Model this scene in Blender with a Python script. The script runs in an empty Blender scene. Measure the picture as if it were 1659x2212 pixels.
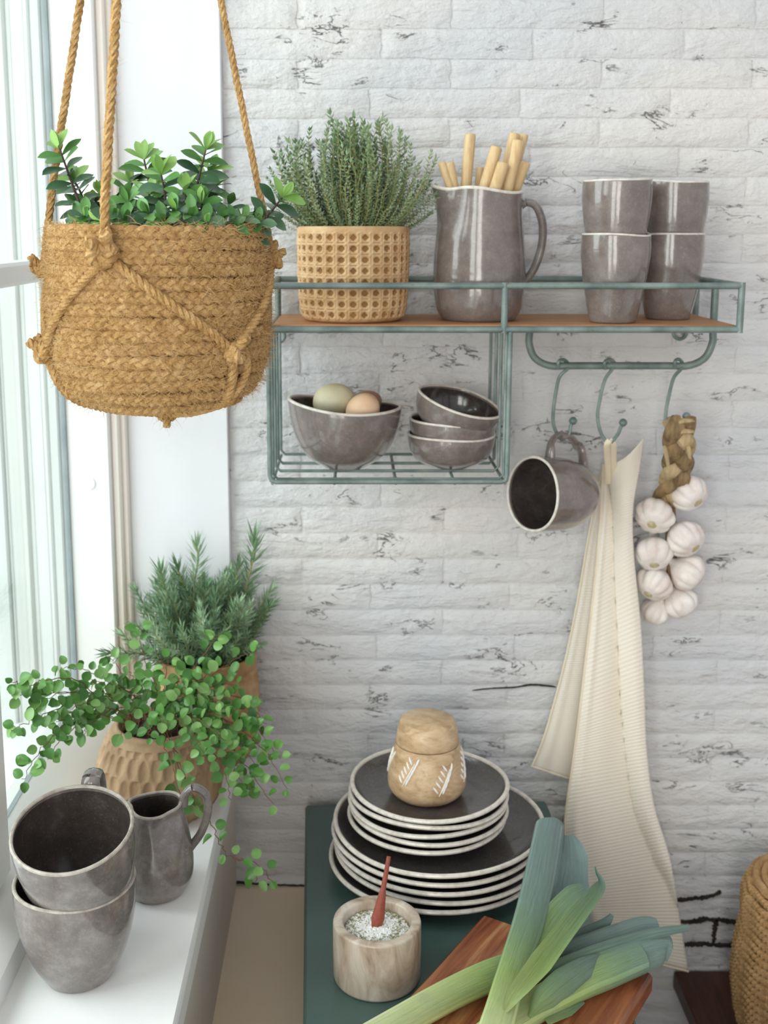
import bpy, bmesh, math, random
from mathutils import Vector, Matrix, Quaternion

SC = bpy.context.scene
COL = SC.collection
RN = random.Random(11)
PI = math.pi
V = Vector

# ------------------------------------------------------------------ camera
# the photograph is upright-corrected (rising-front look): small pitch + lens shift
FPX, PX0, PY0 = 2500.0, 760.0, 948.0          # focal length and principal point, pixels of 1659x2212
PITCH = math.atan(.183)
CAM = V((0, -1.6, 1.65))
cam = bpy.data.cameras.new('camera')
cam.sensor_fit = 'VERTICAL'; cam.sensor_height = 36; cam.sensor_width = 27
cam.lens = 36 * FPX / 2212
cam.shift_x = (829.5 - PX0) / 2212
cam.shift_y = -(1106 - PY0) / 2212
cam.clip_start = .02
cam.dof.use_dof = True; cam.dof.focus_distance = 1.14; cam.dof.aperture_fstop = 7.5
camo = bpy.data.objects.new('camera', cam); COL.objects.link(camo)
camo.location = CAM; camo.rotation_euler = (PI / 2 - PITCH, 0, 0)
SC.camera = camo

# ------------------------------------------------------------------ world, lights, exposure
w = bpy.data.worlds.new('sky'); SC.world = w; w.use_nodes = True
w.node_tree.nodes['Background'].inputs[0].default_value = (.93, .96, 1.0, 1)
w.node_tree.nodes['Background'].inputs[1].default_value = .58
def area(name, loc, aim, sx, sy, power, col):
    l = bpy.data.lights.new(name, 'AREA'); l.shape = 'RECTANGLE'; l.size = sx; l.size_y = sy
    l.energy = power; l.color = col
    o = bpy.data.objects.new(name, l); COL.objects.link(o); o.location = loc
    o.rotation_euler = (V(aim) - V(loc)).to_track_quat('-Z', 'Y').to_euler()
    return o
area('daylight_side_window', (-1.5, -.9, 2.1), (-.1, -.6, 1.1), 1.7, 1.7, 38, (.95, .98, 1))
area('daylight_rear_window', (-1.15, -3.0, 1.6), (.2, -.2, 1.2), .6, 1.9, 26, (1, .955, .91))
area('daylight_rear_window_second', (-.35, -3.4, 1.6), (.2, -.2, 1.2), .6, 1.9, 26, (1, .955, .91))
SC.view_settings.view_transform = 'Standard'; SC.view_settings.look = 'None'
SC.view_settings.gamma = 1; SC.view_settings.use_curve_mapping = False
SC.view_settings.exposure = .30

# ------------------------------------------------------------------ geometry helpers
_sp, _cp = math.sin(PITCH), math.cos(PITCH)
def ray(x, y):
    a = (x - PX0) / FPX; b = (PY0 - y) / FPX
    return V((a, _cp + b * _sp, -_sp + b * _cp))
def at(x, y, d):                 # point seen at pixel (x, y), d metres in front of the camera (horizontal depth)
    r = ray(x, y); return CAM + r * (d / r.y)
def on(x, y, z):                 # point seen at pixel (x, y) on the level z
    r = ray(x, y); return CAM + r * ((z - CAM.z) / r.z)

ORG = {}
def props(o, label=None, cat=None, group=None, kind=None):
    if label: o['label'] = label
    if cat: o['category'] = cat
    if group: o['group'] = group
    if kind: o['kind'] = kind
    return o
def thing(name, label, cat, loc, group=None, kind=None):
    o = bpy.data.objects.new(name, None); COL.objects.link(o)
    o.empty_display_size = .02
    o.location = loc; ORG[o.name] = V(loc)
    return props(o, label, cat, group, kind)
def link(name, me, parent=None, origin=None):
    o = bpy.data.objects.new(name, me); COL.objects.link(o)
    if parent is not None:
        o.parent = parent; ORG[o.name] = ORG[parent.name].copy()
    else:
        o.location = origin or V((0, 0, 0)); ORG[o.name] = V(o.location)
    return o

def catmull(pts, n=6, closed=False):
    pts = [V(p) for p in pts]; out = []
    m = len(pts)
    rng = range(m if closed else m - 1)
    for i in rng:
        if closed: p0, p1, p2, p3 = pts[i - 1], pts[i], pts[(i + 1) % m], pts[(i + 2) % m]
        else:
            p1, p2 = pts[i], pts[i + 1]
            p0 = pts[i - 1] if i else p1 * 2 - p2
            p3 = pts[i + 2] if i + 2 < m else p2 * 2 - p1
        for k in range(n):
            t = k / n
            out.append(.5 * ((2 * p1) + (p2 - p0) * t + (2 * p0 - 5 * p1 + 4 * p2 - p3) * t * t + (3 * p1 - p0 - 3 * p2 + p3) * t ** 3))
    if not closed: out.append(pts[-1].copy())
    return out
def cat2(prof, n=5):
    return [(p.x, p.y) for p in catmull([(a, b, 0) for a, b in prof], n)]
def lerpl(xs, t):                # piecewise-linear table lookup
    for (a, va), (b, vb) in zip(xs, xs[1:]):
        if t <= b: 
            k = 0 if b == a else max(0, (t - a) / (b - a)); return va + (vb - va) * k
    return xs[-1][1]
def frames(pts, closed=False):
    n = len(pts); T = []
    for i in range(n):
        a = pts[i - 1] if (i or closed) else pts[0]; b = pts[(i + 1) % n] if (i + 1 < n or closed) else pts[-1]
        d = b - a; T.append(d.normalized() if d.length > 1e-9 else V((0, 0, 1)))
    u = T[0].orthogonal().normalized(); U = [u]
    for i in range(1, n):
        q = T[i - 1].rotation_difference(T[i]); u = q @ u; u = (u - T[i] * u.dot(T[i])).normalized(); U.append(u)
    return [(T[i], U[i], T[i].cross(U[i])) for i in range(n)]

class MB:
    def __init__(s): s.v = []; s.f = []; s.m = []; s.at = {}
    def add(s, vs, fs, mi=0):
        k = len(s.v); s.v += [V(p) for p in vs]; s.f += [tuple(i + k for i in f) for f in fs]; s.m += [mi] * len(fs); return k
    def quadgrid(s, rows, cu=False, cv=False, mi=0):     # rows of equal length
        nv, nu = len(rows), len(rows[0]); vs = [p for r in rows for p in r]; fs = []
        for i in range(nv if cv else nv - 1):
            for j in range(nu if cu else nu - 1):
                a = i * nu + j; b = i * nu + (j + 1) % nu; c = ((i + 1) % nv) * nu + (j + 1) % nu; d = ((i + 1) % nv) * nu + j
                fs.append((a, b, c, d))
        return s.add(vs, fs, mi)
    def tube(s, pts, r, n=8, closed=False, caps=True, flat=1.0, mi=0, up=None):
        pts = [V(p) for p in pts]; m = len(pts)
        rr = r if isinstance(r, (list, tuple)) else [r] * m
        fr = frames(pts, closed)
        rows = []
        for p, (t, u, b), q in zip(pts, fr, rr):
            if up is not None:
                b = (V(up) - t * t.dot(V(up))).normalized(); u = b.cross(t)
            rows.append([p + (u * math.cos(2 * PI * k / n) + b * math.sin(2 * PI * k / n) * flat) * q for k in range(n)])
        k0 = s.quadgrid(rows, cu=True, cv=closed, mi=mi)
        if caps and not closed:
            s.f.append(tuple(k0 + n - 1 - k for k in range(n))); s.m.append(mi)
            s.f.append(tuple(k0 + (m - 1) * n + k for k in range(n))); s.m.append(mi)
        return s
    def lathe(s, prof, n=48, c=(0, 0, 0), fn=None, mi=0, M=None):
        c = V(c); rows = []
        for r, z in prof:
            row = []
            for k in range(n):
                th = 2 * PI * k / n
                p = fn(th, r, z) if fn else V((r * math.cos(th), r * math.sin(th), z))
                row.append((M @ p if M else p) + c)
            rows.append(row)
        return s.quadgrid(rows, cu=True, mi=mi)
    def box(s, lo, hi, mi=0, M=None):
        (x0, y0, z0), (x1, y1, z1) = lo, hi
        vs = [V(p) for p in ((x0, y0, z0), (x1, y0, z0), (x1, y1, z0), (x0, y1, z0), (x0, y0, z1), (x1, y0, z1), (x1, y1, z1), (x0, y1, z1))]
        if M: vs = [M @ p for p in vs]
        return s.add(vs, [(3, 2, 1, 0), (4, 5, 6, 7), (0, 1, 5, 4), (1, 2, 6, 5), (2, 3, 7, 6), (3, 0, 4, 7)], mi)
    def rbox(s, lo, hi, r=.003, M=None, mi=0):           # box with chamfered edges (all 12)
        lo, hi = V(lo), V(hi); c = (lo + hi) / 2; h = (hi - lo) / 2; r = min(r, min(h) * .95)
        idx = {}; vs = []
        for sx in (-1, 1):
            for sy in (-1, 1):
                for sz in (-1, 1):
                    for ax in range(3):
                        o = [h.x - r, h.y - r, h.z - r]; o[ax] += r
                        p = c + V((sx * o[0], sy * o[1], sz * o[2])); idx[(sx, sy, sz, ax)] = len(vs); vs.append(M @ p if M else p)
        fs = []
        for ax in range(3):
            a, b = [i for i in range(3) if i != ax]
            for sg in (-1, 1):
                q = []
                for sa, sb in ((-1, -1), (1, -1), (1, 1), (-1, 1)):
                    k = [0, 0, 0]; k[ax] = sg; k[a] = sa; k[b] = sb; q.append(idx[(*k, ax)])
                if (sg > 0) == (ax == 1): q.reverse()
                fs.append(tuple(q))
        for ax in range(3):                               # edge chamfers along ax
            a, b = [i for i in range(3) if i != ax]
            for sa in (-1, 1):
                for sb in (-1, 1):
                    def kk(s0, f):
                        k = [0, 0, 0]; k[ax] = s0; k[a] = sa; k[b] = sb; return idx[(*k, f)]
                    q = [kk(-1, a), kk(1, a), kk(1, b), kk(-1, b)]
                    if (sa * sb > 0) == (ax != 1): q.reverse()
                    fs.append(tuple(q))
        for sx in (-1, 1):
            for sy in (-1, 1):
                for sz in (-1, 1):
                    q = [idx[(sx, sy, sz, i)] for i in range(3)]
                    if sx * sy * sz < 0: q.reverse()
                    fs.append(tuple(q))
        return s.add(vs, fs, mi)
    def attr(s, name, vals): s.at.setdefault(name, []).extend(vals)
    def build(s, name, mat, parent=None, smooth=True, ang=40, origin=None, M=None):
        me = bpy.data.meshes.new(name)
        if M is not None: vs = [M @ p for p in s.v]
        else: vs = s.v
        o = V((0, 0, 0))
        if parent is not None: o = ORG[parent.name]
        elif origin is not None: o = V(origin)
        me.from_pydata([p - o for p in vs], [], s.f)
        for mm in (mat if isinstance(mat, (list, tuple)) else [mat]): me.materials.append(mm)
        bm = bmesh.new(); bm.from_mesh(me); bmesh.ops.recalc_face_normals(bm, faces=bm.faces); bm.to_mesh(me); bm.free()
        if any(s.m): me.polygons.foreach_set('material_index', s.m)
        if smooth:
            me.polygons.foreach_set('use_smooth', [True] * len(s.f))
            if ang: me.set_sharp_from_angle(angle=math.radians(ang))
        for k, vals in s.at.items():
            a = me.attributes.new(k, 'FLOAT', 'POINT'); a.data.foreach_set('value', vals)
        me.update()
        return link(name, me, parent, o)

def rope(mb, pts, R, pitch=.02, strands=3, n=5, step=None):
    pts = [V(p) for p in pts]
    L = [0]
    for a, b in zip(pts, pts[1:]): L.append(L[-1] + (b - a).length)
    m = max(4, int(L[-1] / (step or pitch / 8)))
    q = []; j = 0
    for i in range(m + 1):
        s = L[-1] * i / m
        while j < len(L) - 2 and L[j + 1] < s: j += 1
        t = (s - L[j]) / max(1e-9, L[j + 1] - L[j]); q.append(pts[j].lerp(pts[j + 1], t))
    fr = frames(q)
    for k in range(strands):
        path = []
        for i, (p, (t, u, b)) in enumerate(zip(q, fr)):
            a = 2 * PI * (L[-1] * i / m / pitch + k / strands); path.append(p + (u * math.cos(a) + b * math.sin(a)) * R * .5)
        mb.tube(path, R * .56, n)
    return mb

def hair(mb, p, d, L, wdt, rnd, droop=.3):
    d = V(d).normalized(); side = d.cross(V((rnd.uniform(-1, 1), rnd.uniform(-1, 1), rnd.uniform(-1, 1)))).normalized()
    k = len(mb.v); q = V(p); n = 4
    for i in range(n + 1):
        ww = wdt * (1 - .8 * i / n)
        mb.v += [q - side * ww / 2, q + side * ww / 2]
        d = (d + V((rnd.gauss(0, droop), rnd.gauss(0, droop), rnd.gauss(0, droop)))).normalized()
        q = q + d * (L / n)
    for i in range(n):
        mb.f.append((k + 2 * i, k + 2 * i + 1, k + 2 * i + 3, k + 2 * i + 2)); mb.m.append(0)

# ------------------------------------------------------------------ materials
def hexc(h):
    h = h.lstrip('#'); o = []
    for i in (0, 2, 4):
        c = int(h[i:i + 2], 16) / 255; o.append(c / 12.92 if c <= .04045 else ((c + .055) / 1.055) ** 2.4)
    return (*o, 1)
class Mat:
    def __init__(s, name, rough=.5, spec=.5):
        s.m = bpy.data.materials.new(name); s.m.use_nodes = True
        s.nt = s.m.node_tree; s.b = s.nt.nodes['Principled BSDF']
        s.b.inputs['Roughness'].default_value = rough; s.b.inputs['Specular IOR Level'].default_value = spec
    def n(s, t, **kw):
        nd = s.nt.nodes.new(t)
        for k, v in kw.items():
            if k.startswith('_'): setattr(nd, k[1:], v)
            else:
                key = int(k[1:]) if k[0] == 'i' and k[1:].isdigit() else k.replace('__', ' ')
                if isinstance(v, bpy.types.NodeSocket): s.nt.links.new(v, nd.inputs[key])
                else: nd.inputs[key].default_value = v
        return nd
    def L(s, a, b): s.nt.links.new(a, b)
    def coord(s, scale=(1, 1, 1), kind='Object', rot=(0, 0, 0)):
        if kind == 'World': o = s.n('ShaderNodeNewGeometry').outputs['Position']
        else: o = s.n('ShaderNodeTexCoord').outputs[kind]
        return s.n('ShaderNodeMapping', i0=o, Scale=scale, Rotation=rot).outputs[0]
    def noise(s, co, scale=5, detail=4, rough=.55, dist=0):
        return s.n('ShaderNodeTexNoise', Vector=co, Scale=scale, Detail=detail, Roughness=rough, Distortion=dist).outputs[0]
    def ramp(s, fac, stops):
        r = s.n('ShaderNodeValToRGB', i0=fac); e = r.color_ramp.elements
        while len(e) < len(stops): e.new(.5)
        for el, (p, c) in zip(e, stops): el.position = p; el.color = hexc(c) if isinstance(c, str) else (c, c, c, 1)
        return r.outputs[0]
    def math(s, op, a, b=0.0, clamp=False):
        return s.n('ShaderNodeMath', _operation=op, _use_clamp=clamp, i0=a, i1=b).outputs[0]
    def mix(s, fac, a, b):
        nd = s.n('ShaderNodeMix', _data_type='RGBA'); 
        for i, v in ((0, fac), (6, a), (7, b)):
            if isinstance(v, bpy.types.NodeSocket): s.L(v, nd.inputs[i])
            else: nd.inputs[i].default_value = hexc(v) if isinstance(v, str) else v
        return nd.outputs[2]
    def base(s, c):
        if isinstance(c, bpy.types.NodeSocket): s.L(c, s.b.inputs['Base Color'])
        else: s.b.inputs['Base Color'].default_value = hexc(c)
    def bump(s, h, dist=.002, strength=1.0, normal=None):
        nd = s.n('ShaderNodeBump', Height=h, Distance=dist, Strength=strength)
        if normal: s.L(normal, nd.inputs['Normal'])
        s.L(nd.outputs[0], s.b.inputs['Normal']); return nd.outputs[0]
    def coat(s, wgt=.5, rough=.05): s.b.inputs['Coat Weight'].default_value = wgt; s.b.inputs['Coat Roughness'].default_value = rough
    def sss(s, wgt, rad, sc=.005):
        s.b.inputs['Subsurface Weight'].default_value = wgt; s.b.inputs['Subsurface Radius'].default_value = rad; s.b.inputs['Subsurface Scale'].default_value = sc

def noisy(name, c1, c2, scale=20, rough=.5, bump=0, bscale=80, stretch=(1, 1, 1), lo=.35, hi=.65, spec=.5, detail=5, kind='World'):
    m = Mat(name, rough, spec); co = m.coord(stretch, kind)
    m.base(m.ramp(m.noise(co, scale, detail), [(lo, c1), (hi, c2)]))
    if bump: m.bump(m.noise(co, bscale, 5), bump)
    return m.m
MT = {}
# painted brick: white paint, chipped dark along some of the joints
def wall_mat():
    m = Mat('white_painted_brick', .62, .35)
    co = m.coord((1, 1, 1), 'World')
    st = m.coord((4.6, 1, 13), 'World')
    fine = m.coord((11, 1, 17), 'World')
    big = m.noise(m.coord((2.2, 1, 5), 'World'), 1.4, 3)
    c = m.ramp(big, [(.3, '#cfd0d3'), (.5, '#d6d5d5'), (.7, '#dfdbd7')])
    # short ragged cracks: thin ridges of a stretched noise, gated by a patch noise
    n1 = m.noise(st, 2.6, 6, .62, .6)
    ridge = m.math('ABSOLUTE', m.math('SUBTRACT', n1, .5))
    gate = m.noise(m.coord((7, 1, 13), 'World'), 1.6, 4, .6)
    line = m.math('MULTIPLY', m.ramp(ridge, [(.0, 1.0), (.0095, 0.0)]), m.ramp(gate, [(.555, 0.0), (.66, 1.0)]))
    sp = m.noise(m.coord((70, 1, 105), 'World'), 1.6, 4, .65, .8)
    spots = m.math('MULTIPLY', m.ramp(sp, [(.69, 0.0), (.73, 1.0)]), m.ramp(gate, [(.48, 0.0), (.62, 1.0)]))
    chips = m.math('MAXIMUM', line, spots, True)
    grime = m.math('MULTIPLY', m.ramp(ridge, [(0, 1.0), (.05, 0.0)]), m.ramp(gate, [(.5, 0.0), (.8, .35)]))
    c = m.mix(grime, c, '#a9a49f')
    c = m.mix(m.math('MULTIPLY', chips, .68), c, '#5a5452')
    m.base(c)
    h = m.math('ADD', m.math('MULTIPLY', m.noise(st, 2.2, 5, .55, .5), 1.1), m.math('MULTIPLY', m.noise(fine, 4, 6, .65), .55))
    h = m.math('SUBTRACT', h, m.math('MULTIPLY', chips, .5))
    m.bump(h, .009, 1.0)
    return m.m
MT['brick'] = wall_mat()
MT['mortar'] = noisy('dark_open_mortar', '#1d1917', '#3d342f', 90, .9, .002, 200)
MT['outer'] = noisy('outdoor_grey_white_paint', '#cdd3d0', '#d6dbd8', 6, .5)
MT['white'] = noisy('white_gloss_paint', '#eeeeec', '#f3f3f1', 6, .38)
MT['reveal'] = noisy('white_plaster', '#e6e7ea', '#ecedf0', 5, .6, .0004, 60)
MT['strip'] = noisy('cream_strip_paint', '#ebe3d8', '#f1eae1', 8, .5)
MT['sillw'] = noisy('sill_white_paint', '#efefed', '#f4f4f2', 10, .32, .0003, 60)
MT['wallside'] = noisy('warm_white_plaster', '#d9cfc2', '#e2d8cb', 4, .7, .0006, 40)
MT['cream'] = noisy('cream_board_paint', '#eed9bd', '#f3e2cb', 5, .4)
MT['gasket'] = noisy('grey_gasket', '#7e8d90', '#93a1a3', 20, .5)
MT['floor'] = noisy('worn_floor_boards', '#8a7460', '#a38b74', 6, .6, .001, 30, (1, .15, 1))
MT['greenpaint'] = noisy('dark_green_paint', '#455a55', '#4c635d', 8, .34, .0002, 120)
def glass_mat():
    m = bpy.data.materials.new('window_glass'); m.use_nodes = True; nt = m.node_tree; nt.nodes.clear()
    o = nt.nodes.new('ShaderNodeOutputMaterial'); mx = nt.nodes.new('ShaderNodeMixShader'); lw = nt.nodes.new('ShaderNodeLayerWeight'); fr = nt.nodes.new('ShaderNodeMath'); fr.operation = 'POWER'; fr.inputs[1].default_value = 5; nt.links.new(lw.outputs['Facing'], fr.inputs[0])
    t = nt.nodes.new('ShaderNodeBsdfTransparent'); t.inputs[0].default_value = (.93, .97, .96, 1); g = nt.nodes.new('ShaderNodeBsdfGlossy'); g.inputs['Roughness'].default_value = .02
    nt.links.new(fr.outputs[0], mx.inputs[0]); nt.links.new(t.outputs[0], mx.inputs[1]); nt.links.new(g.outputs[0], mx.inputs[2]); nt.links.new(mx.outputs[0], o.inputs[0])
    return m
MT['glass'] = glass_mat()
def ceramic(name, a, b, c, rough=.2, speck=.30):
    m = Mat(name, rough, .5); co = m.coord((1, 1, 1), 'World')
    n = m.noise(co, 38, 6, .7); f = m.noise(co, 420, 3, .6)
    col = m.ramp(n, [(.3, a), (.52, b), (.72, c)])
    col = m.mix(m.ramp(f, [(.56, 0.0), (.72, speck)]), col, '#a49b95')
    m.base(col); m.coat(.6, .04)
    m.bump(m.noise(co, 60, 2), .0006)
    return m.m
MT['glaze'] = ceramic('grey_brown_glaze', '#5f5753', '#776f6a', '#918a85')
MT['glaze2'] = ceramic('taupe_glaze', '#685d58', '#786d68', '#8a807b')
MT['glazein'] = ceramic('inner_glaze_and_shade', '#38312e', '#463e3a', '#5a5250', .2, .12)  # darker brown inside glaze, with the mugs' inner shade painted into it
MT['plateglaze'] = ceramic('charcoal_glaze', '#3f3a3b', '#48433f', '#544e4d', .28)
def rim_mat():
    m = Mat('cream_bare_rim', .35); m.base(m.ramp(m.noise(m.coord((1, 1, 1), 'World'), 120, 4), [(.3, '#c6bcb0'), (.55, '#ded7cd')])); m.coat(.3); return m.m
MT['rim'] = rim_mat()
MT['rimgrey'] = noisy('worn_grey_rim', '#968c82', '#b7aea4', 120, .3)
def patina():
    m = Mat('verdigris_painted_iron', .45); co = m.coord((1, 1, 1), 'World')
    c = m.ramp(m.noise(co, 30, 5), [(.35, '#62726e'), (.65, '#85938e')])
    wr = m.ramp(m.noise(m.coord((40, 160, 160), 'World'), 1.6, 6, .7), [(.63, 0.0), (.70, 1.0)])
    m.base(m.mix(m.math('MULTIPLY', wr, .8), c, '#4a3a2f')); m.b.inputs['Metallic'].default_value = .15
    m.bump(m.noise(co, 300, 4), .0004); return m.m
MT['iron'] = patina()
def wood(name, a, b, c, scale=9, stretch=(1, 1, 12), rough=.5, kind='Object', rot=(0, 0, 0), dist=1.2):
    m = Mat(name, rough, .4); co = m.coord(stretch, kind, rot)
    n = m.noise(co, scale, 6, .6, dist); f = m.noise(co, scale * 7, 4, .6)
    col = m.ramp(m.math('ADD', m.math('MULTIPLY', n, .75), m.math('MULTIPLY', f, .25)), [(.32, a), (.5, b), (.68, c)])
    m.base(col); m.bump(f, .0005); return m.m
MT['shelfwood'] = wood('warm_shelf_wood', '#9a6a45', '#b28058', '#c0926a', 8, (1, 14, 14), .5, 'World')
MT['jarwood'] = wood('pale_mango_wood', '#a2835f', '#c5a682', '#d9bf9e', 14, (1.4, 1.4, 3.5), .42, 'World', (.5, .3, 0), 2)
MT['darkwood'] = wood('dark_red_wood', '#2a1712', '#4a2a1f', '#5d3729', 6, (8, 1, 8), .4, 'World')
MT['stick'] = wood('turned_pale_wood', '#bd9a6a', '#d3b587', '#e2c99f', 12, (6, 6, 1), .5, 'World')
MT['spoon'] = wood('red_brown_spoon_wood', '#7c3b2b', '#92493a', '#a05a48', 30, (4, 4, 1), .45, 'World')
def board_mat():
    m = Mat('striped_acacia_wood', .38, .45); u = m.n('ShaderNodeAttribute', _attribute_name='u').outputs['Fac']; v = m.n('ShaderNodeAttribute', _attribute_name='v').outputs['Fac']
    co = m.n('ShaderNodeCombineXYZ', X=m.math('MULTIPLY', u, 40), Y=m.math('MULTIPLY', v, 3.2)).outputs[0]
    n = m.noise(co, 1.3, 5, .6, .9); g = m.noise(co, 9, 5, .65)
    c = m.ramp(n, [(.28, '#4a2418'), (.42, '#8a4a30'), (.56, '#a9663f'), (.74, '#cf9c70')])
    m.base(m.mix(m.math('MULTIPLY', g, .35), c, '#5a2c1c')); m.bump(g, .0005); m.coat(.2, .2); return m.m
MT['board'] = board_mat()
def jute(name, a, b, c, sc=90):
    m = Mat(name, .85, .2); co = m.coord((1, 1, 1), 'World')
    n = m.noise(co, sc, 5, .7); st = m.noise(m.coord((1, 1, 1), 'World'), sc * 7, 3, .7)
    m.base(m.ramp(m.math('ADD', m.math('MULTIPLY', n, .6), m.math('MULTIPLY', st, .4)), [(.3, a), (.5, b), (.7, c)]))
    m.bump(st, .0016, 1.0); return m.m
MT['jute'] = jute('golden_jute', '#8e6a3c', '#c29a64', '#e0c090')
MT['jutefibre'] = jute('loose_jute_fibre', '#b08a56', '#d6b07a', '#efd6a8')
MT['seagrass'] = jute('seagrass_coil', '#86683f', '#b08a5e', '#c9a77c', 70)
def leafm(name, a, b, c, rough=.4, sc=60, trans=.25):
    m = Mat(name, rough, .4); oi = m.n('ShaderNodeObjectInfo').outputs['Random']
    n = m.noise(m.coord((1, 1, 1), 'World'), sc, 3)
    f = m.math('ADD', m.math('MULTIPLY', n, .45), m.math('MULTIPLY', oi, .55))
    m.base(m.ramp(f, [(.2, a), (.5, b), (.85, c)]))
    m.b.inputs['Transmission Weight'].default_value = 0
    m.sss(trans, (.3, .5, .1), .002)
    return m.m
MT['hebe'] = leafm('grey_green_leaf', '#2f4f35', '#46694a', '#6c8d6d', .34)
MT['hebelight'] = leafm('fresh_green_leaf', '#7aa64f', '#93bd68', '#a9cd80', .4)
MT['hebemid'] = leafm('mid_green_leaf', '#426f36', '#588a46', '#72a35a', .38)
MT['hebestem'] = noisy('purple_brown_stem', '#3b2528', '#553a35', 80, .6)
MT['thyme'] = leafm('dusty_thyme_leaf', '#6c8562', '#8aa27a', '#acbd98', .6, 70)
MT['thymestem'] = noisy('straw_green_stem', '#8f8a4e', '#b3a765', 60, .7)
MT['rosemary'] = leafm('rosemary_needle', '#668664', '#8aa982', '#b4c8a8', .5, 60)
MT['vineleaf'] = leafm('bright_round_leaf', '#3f7030', '#5b8c40', '#8cb36c', .33, 40)
MT['vinestem'] = noisy('wiry_red_stem', '#5b3a26', '#7d5436', 60, .6)
MT['soil'] = noisy('dark_soil', '#1d1511', '#3a2c22', 120, .95, .004, 160)
MT['cane'] = noisy('cane_coloured_clay', '#c29a6b', '#d8b68a', 40, .62, .0005, 300)
MT['canegroove'] = noisy('cane_groove_tan', '#a2794a', '#b58d5c', 60, .7)  # darker tan on the flat ground between the strands
MT['canehole'] = noisy('cane_recess_tan', '#8a6237', '#a0763f', 60, .75)  # deepest tan, on the floors of the cane holes
MT['carved'] = noisy('carved_clay_wood', '#927455', '#bfa07d', 26, .7, .001, 160, (1, 1, .5))
MT['bark'] = noisy('bark_clay_pot', '#9c774c', '#c09d70', 34, .75, .0015, 120)
def egg(name, a, b):
    return noisy(name, a, b, 30, .45, .0001, 300)
MT['egggreen'] = egg('olive_eggshell', '#bbb493', '#cec6a9'); MT['eggpink'] = egg('beige_eggshell', '#d9b591', '#e3c3a3'); MT['eggbrown'] = egg('brown_eggshell', '#a78468', '#b8937a')
def garlicm():
    m = Mat('garlic_skin', .5, .35); co = m.coord((1, 1, 1), 'World')
    m.base(m.ramp(m.noise(co, 28, 5, .6), [(.3, '#dcc9c0'), (.5, '#ece3dc'), (.7, '#f3eeea')])); m.bump(m.noise(m.coord((1, 1, .3), 'World'), 250, 4), .0006)
    m.sss(.15, (.02, .015, .01), .2); return m.m
MT['garlic'] = garlicm()
MT['garlicroot'] = noisy('garlic_root_plate', '#b9a880', '#d8cbaa', 200, .9, .001, 500)
MT['straw'] = noisy('dry_garlic_stalk', '#6b563c', '#a3875f', 30, .75, .0015, 90, (4, 4, .6))
MT['strawpale'] = noisy('pale_dry_stalk', '#a58e66', '#c6b088', 30, .75, .001, 90, (4, 4, .6))
def cloth():
    m = Mat('cream_waffle_cotton', .9, .15)
    u = m.n('ShaderNodeAttribute', _attribute_name='u').outputs['Fac']; v = m.n('ShaderNodeAttribute', _attribute_name='v').outputs['Fac']
    su = m.math('SINE', m.math('MULTIPLY', u, 2 * PI / .0036)); sv = m.math('SINE', m.math('MULTIPLY', v, 2 * PI / .0042))
    h = m.math('ADD', m.math('MULTIPLY', su, .5), sv)
    m.base(m.ramp(m.noise(m.coord((1, 1, 1), 'World'), 5, 3), [(.3, '#efe4d2'), (.7, '#f4ebde')]))
    m.bump(h, .00022, 1.0); return m.m
MT['towel'] = cloth()
MT['towelhem'] = noisy('cream_cotton_hem', '#e3d3b6', '#ecdfc8', 20, .9, .0004, 400)
def marble():
    m = Mat('beige_marble', .32, .5); co = m.coord((1, 1, .45), 'World', (.3, .25, 0))
    n = m.noise(co, 26, 7, .62, 1.4)
    c = m.ramp(n, [(.28, '#7d6a58'), (.42, '#b09c88'), (.55, '#c8b9a8'), (.72, '#e0d8cd')]); m.base(c); m.coat(.25, .15); return m.m
MT['marble'] = marble()
MT['salt'] = noisy('coarse_white_salt', '#e8e8e4', '#f6f6f4', 200, .4)
MT['herb'] = noisy('dried_herb', '#7c7d48', '#a19a5c', 200, .8)
MT['inlay'] = noisy('white_carved_inlay', '#e9e4da', '#f2efe8', 200, .7)
def leekm():
    m = Mat('leek_skin', .42, .4); t = m.n('ShaderNodeAttribute', _attribute_name='t').outputs['Fac']; u = m.n('ShaderNodeAttribute', _attribute_name='u').outputs['Fac']
    co = m.n('ShaderNodeCombineXYZ', X=m.math('MULTIPLY', u, 46), Y=m.math('MULTIPLY', t, 1.6)).outputs[0]
    s = m.noise(co, 3.0, 5, .6); 
    bl = m.noise(m.coord((1, 1, 1), 'World'), 45, 4)
    tt = m.math('ADD', t, m.math('MULTIPLY', m.math('SUBTRACT', s, .5), .16))
    c = m.ramp(tt, [(.0, '#e9edc6'), (.22, '#d3dfa0'), (.38, '#a9c46d'), (.52, '#86a277'), (.68, '#80978c'), (1.0, '#8c9f9e')])
    c = m.mix(m.math('MULTIPLY', m.ramp(s, [(.4, 0.0), (.62, 1.0)]), .5), c, m.mix(m.ramp(tt, [(.2, 0.0), (.6, 1.0)]), '#c0d28a', '#6d857b'))
    c = m.mix(m.ramp(bl, [(.55, 0.0), (.75, .25)]), c, '#8fa9a0')
    m.base(c); m.bump(s, .0012); m.sss(.15, (.3, .4, .1), .003); return m.m
MT['leek'] = leekm()

# ================================================================== the setting
SILL = .92; GREEN = .822; BENCH = .533
def struct(name, mb, mat, **k):
    o = mb.build(name, mat, **k); o['kind'] = 'structure'; return o
m = MB(); m.box((-2.4, -4.2, -.05), (2.6, .1, 0)); struct('floor', m, MT['floor'], smooth=False)
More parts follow.
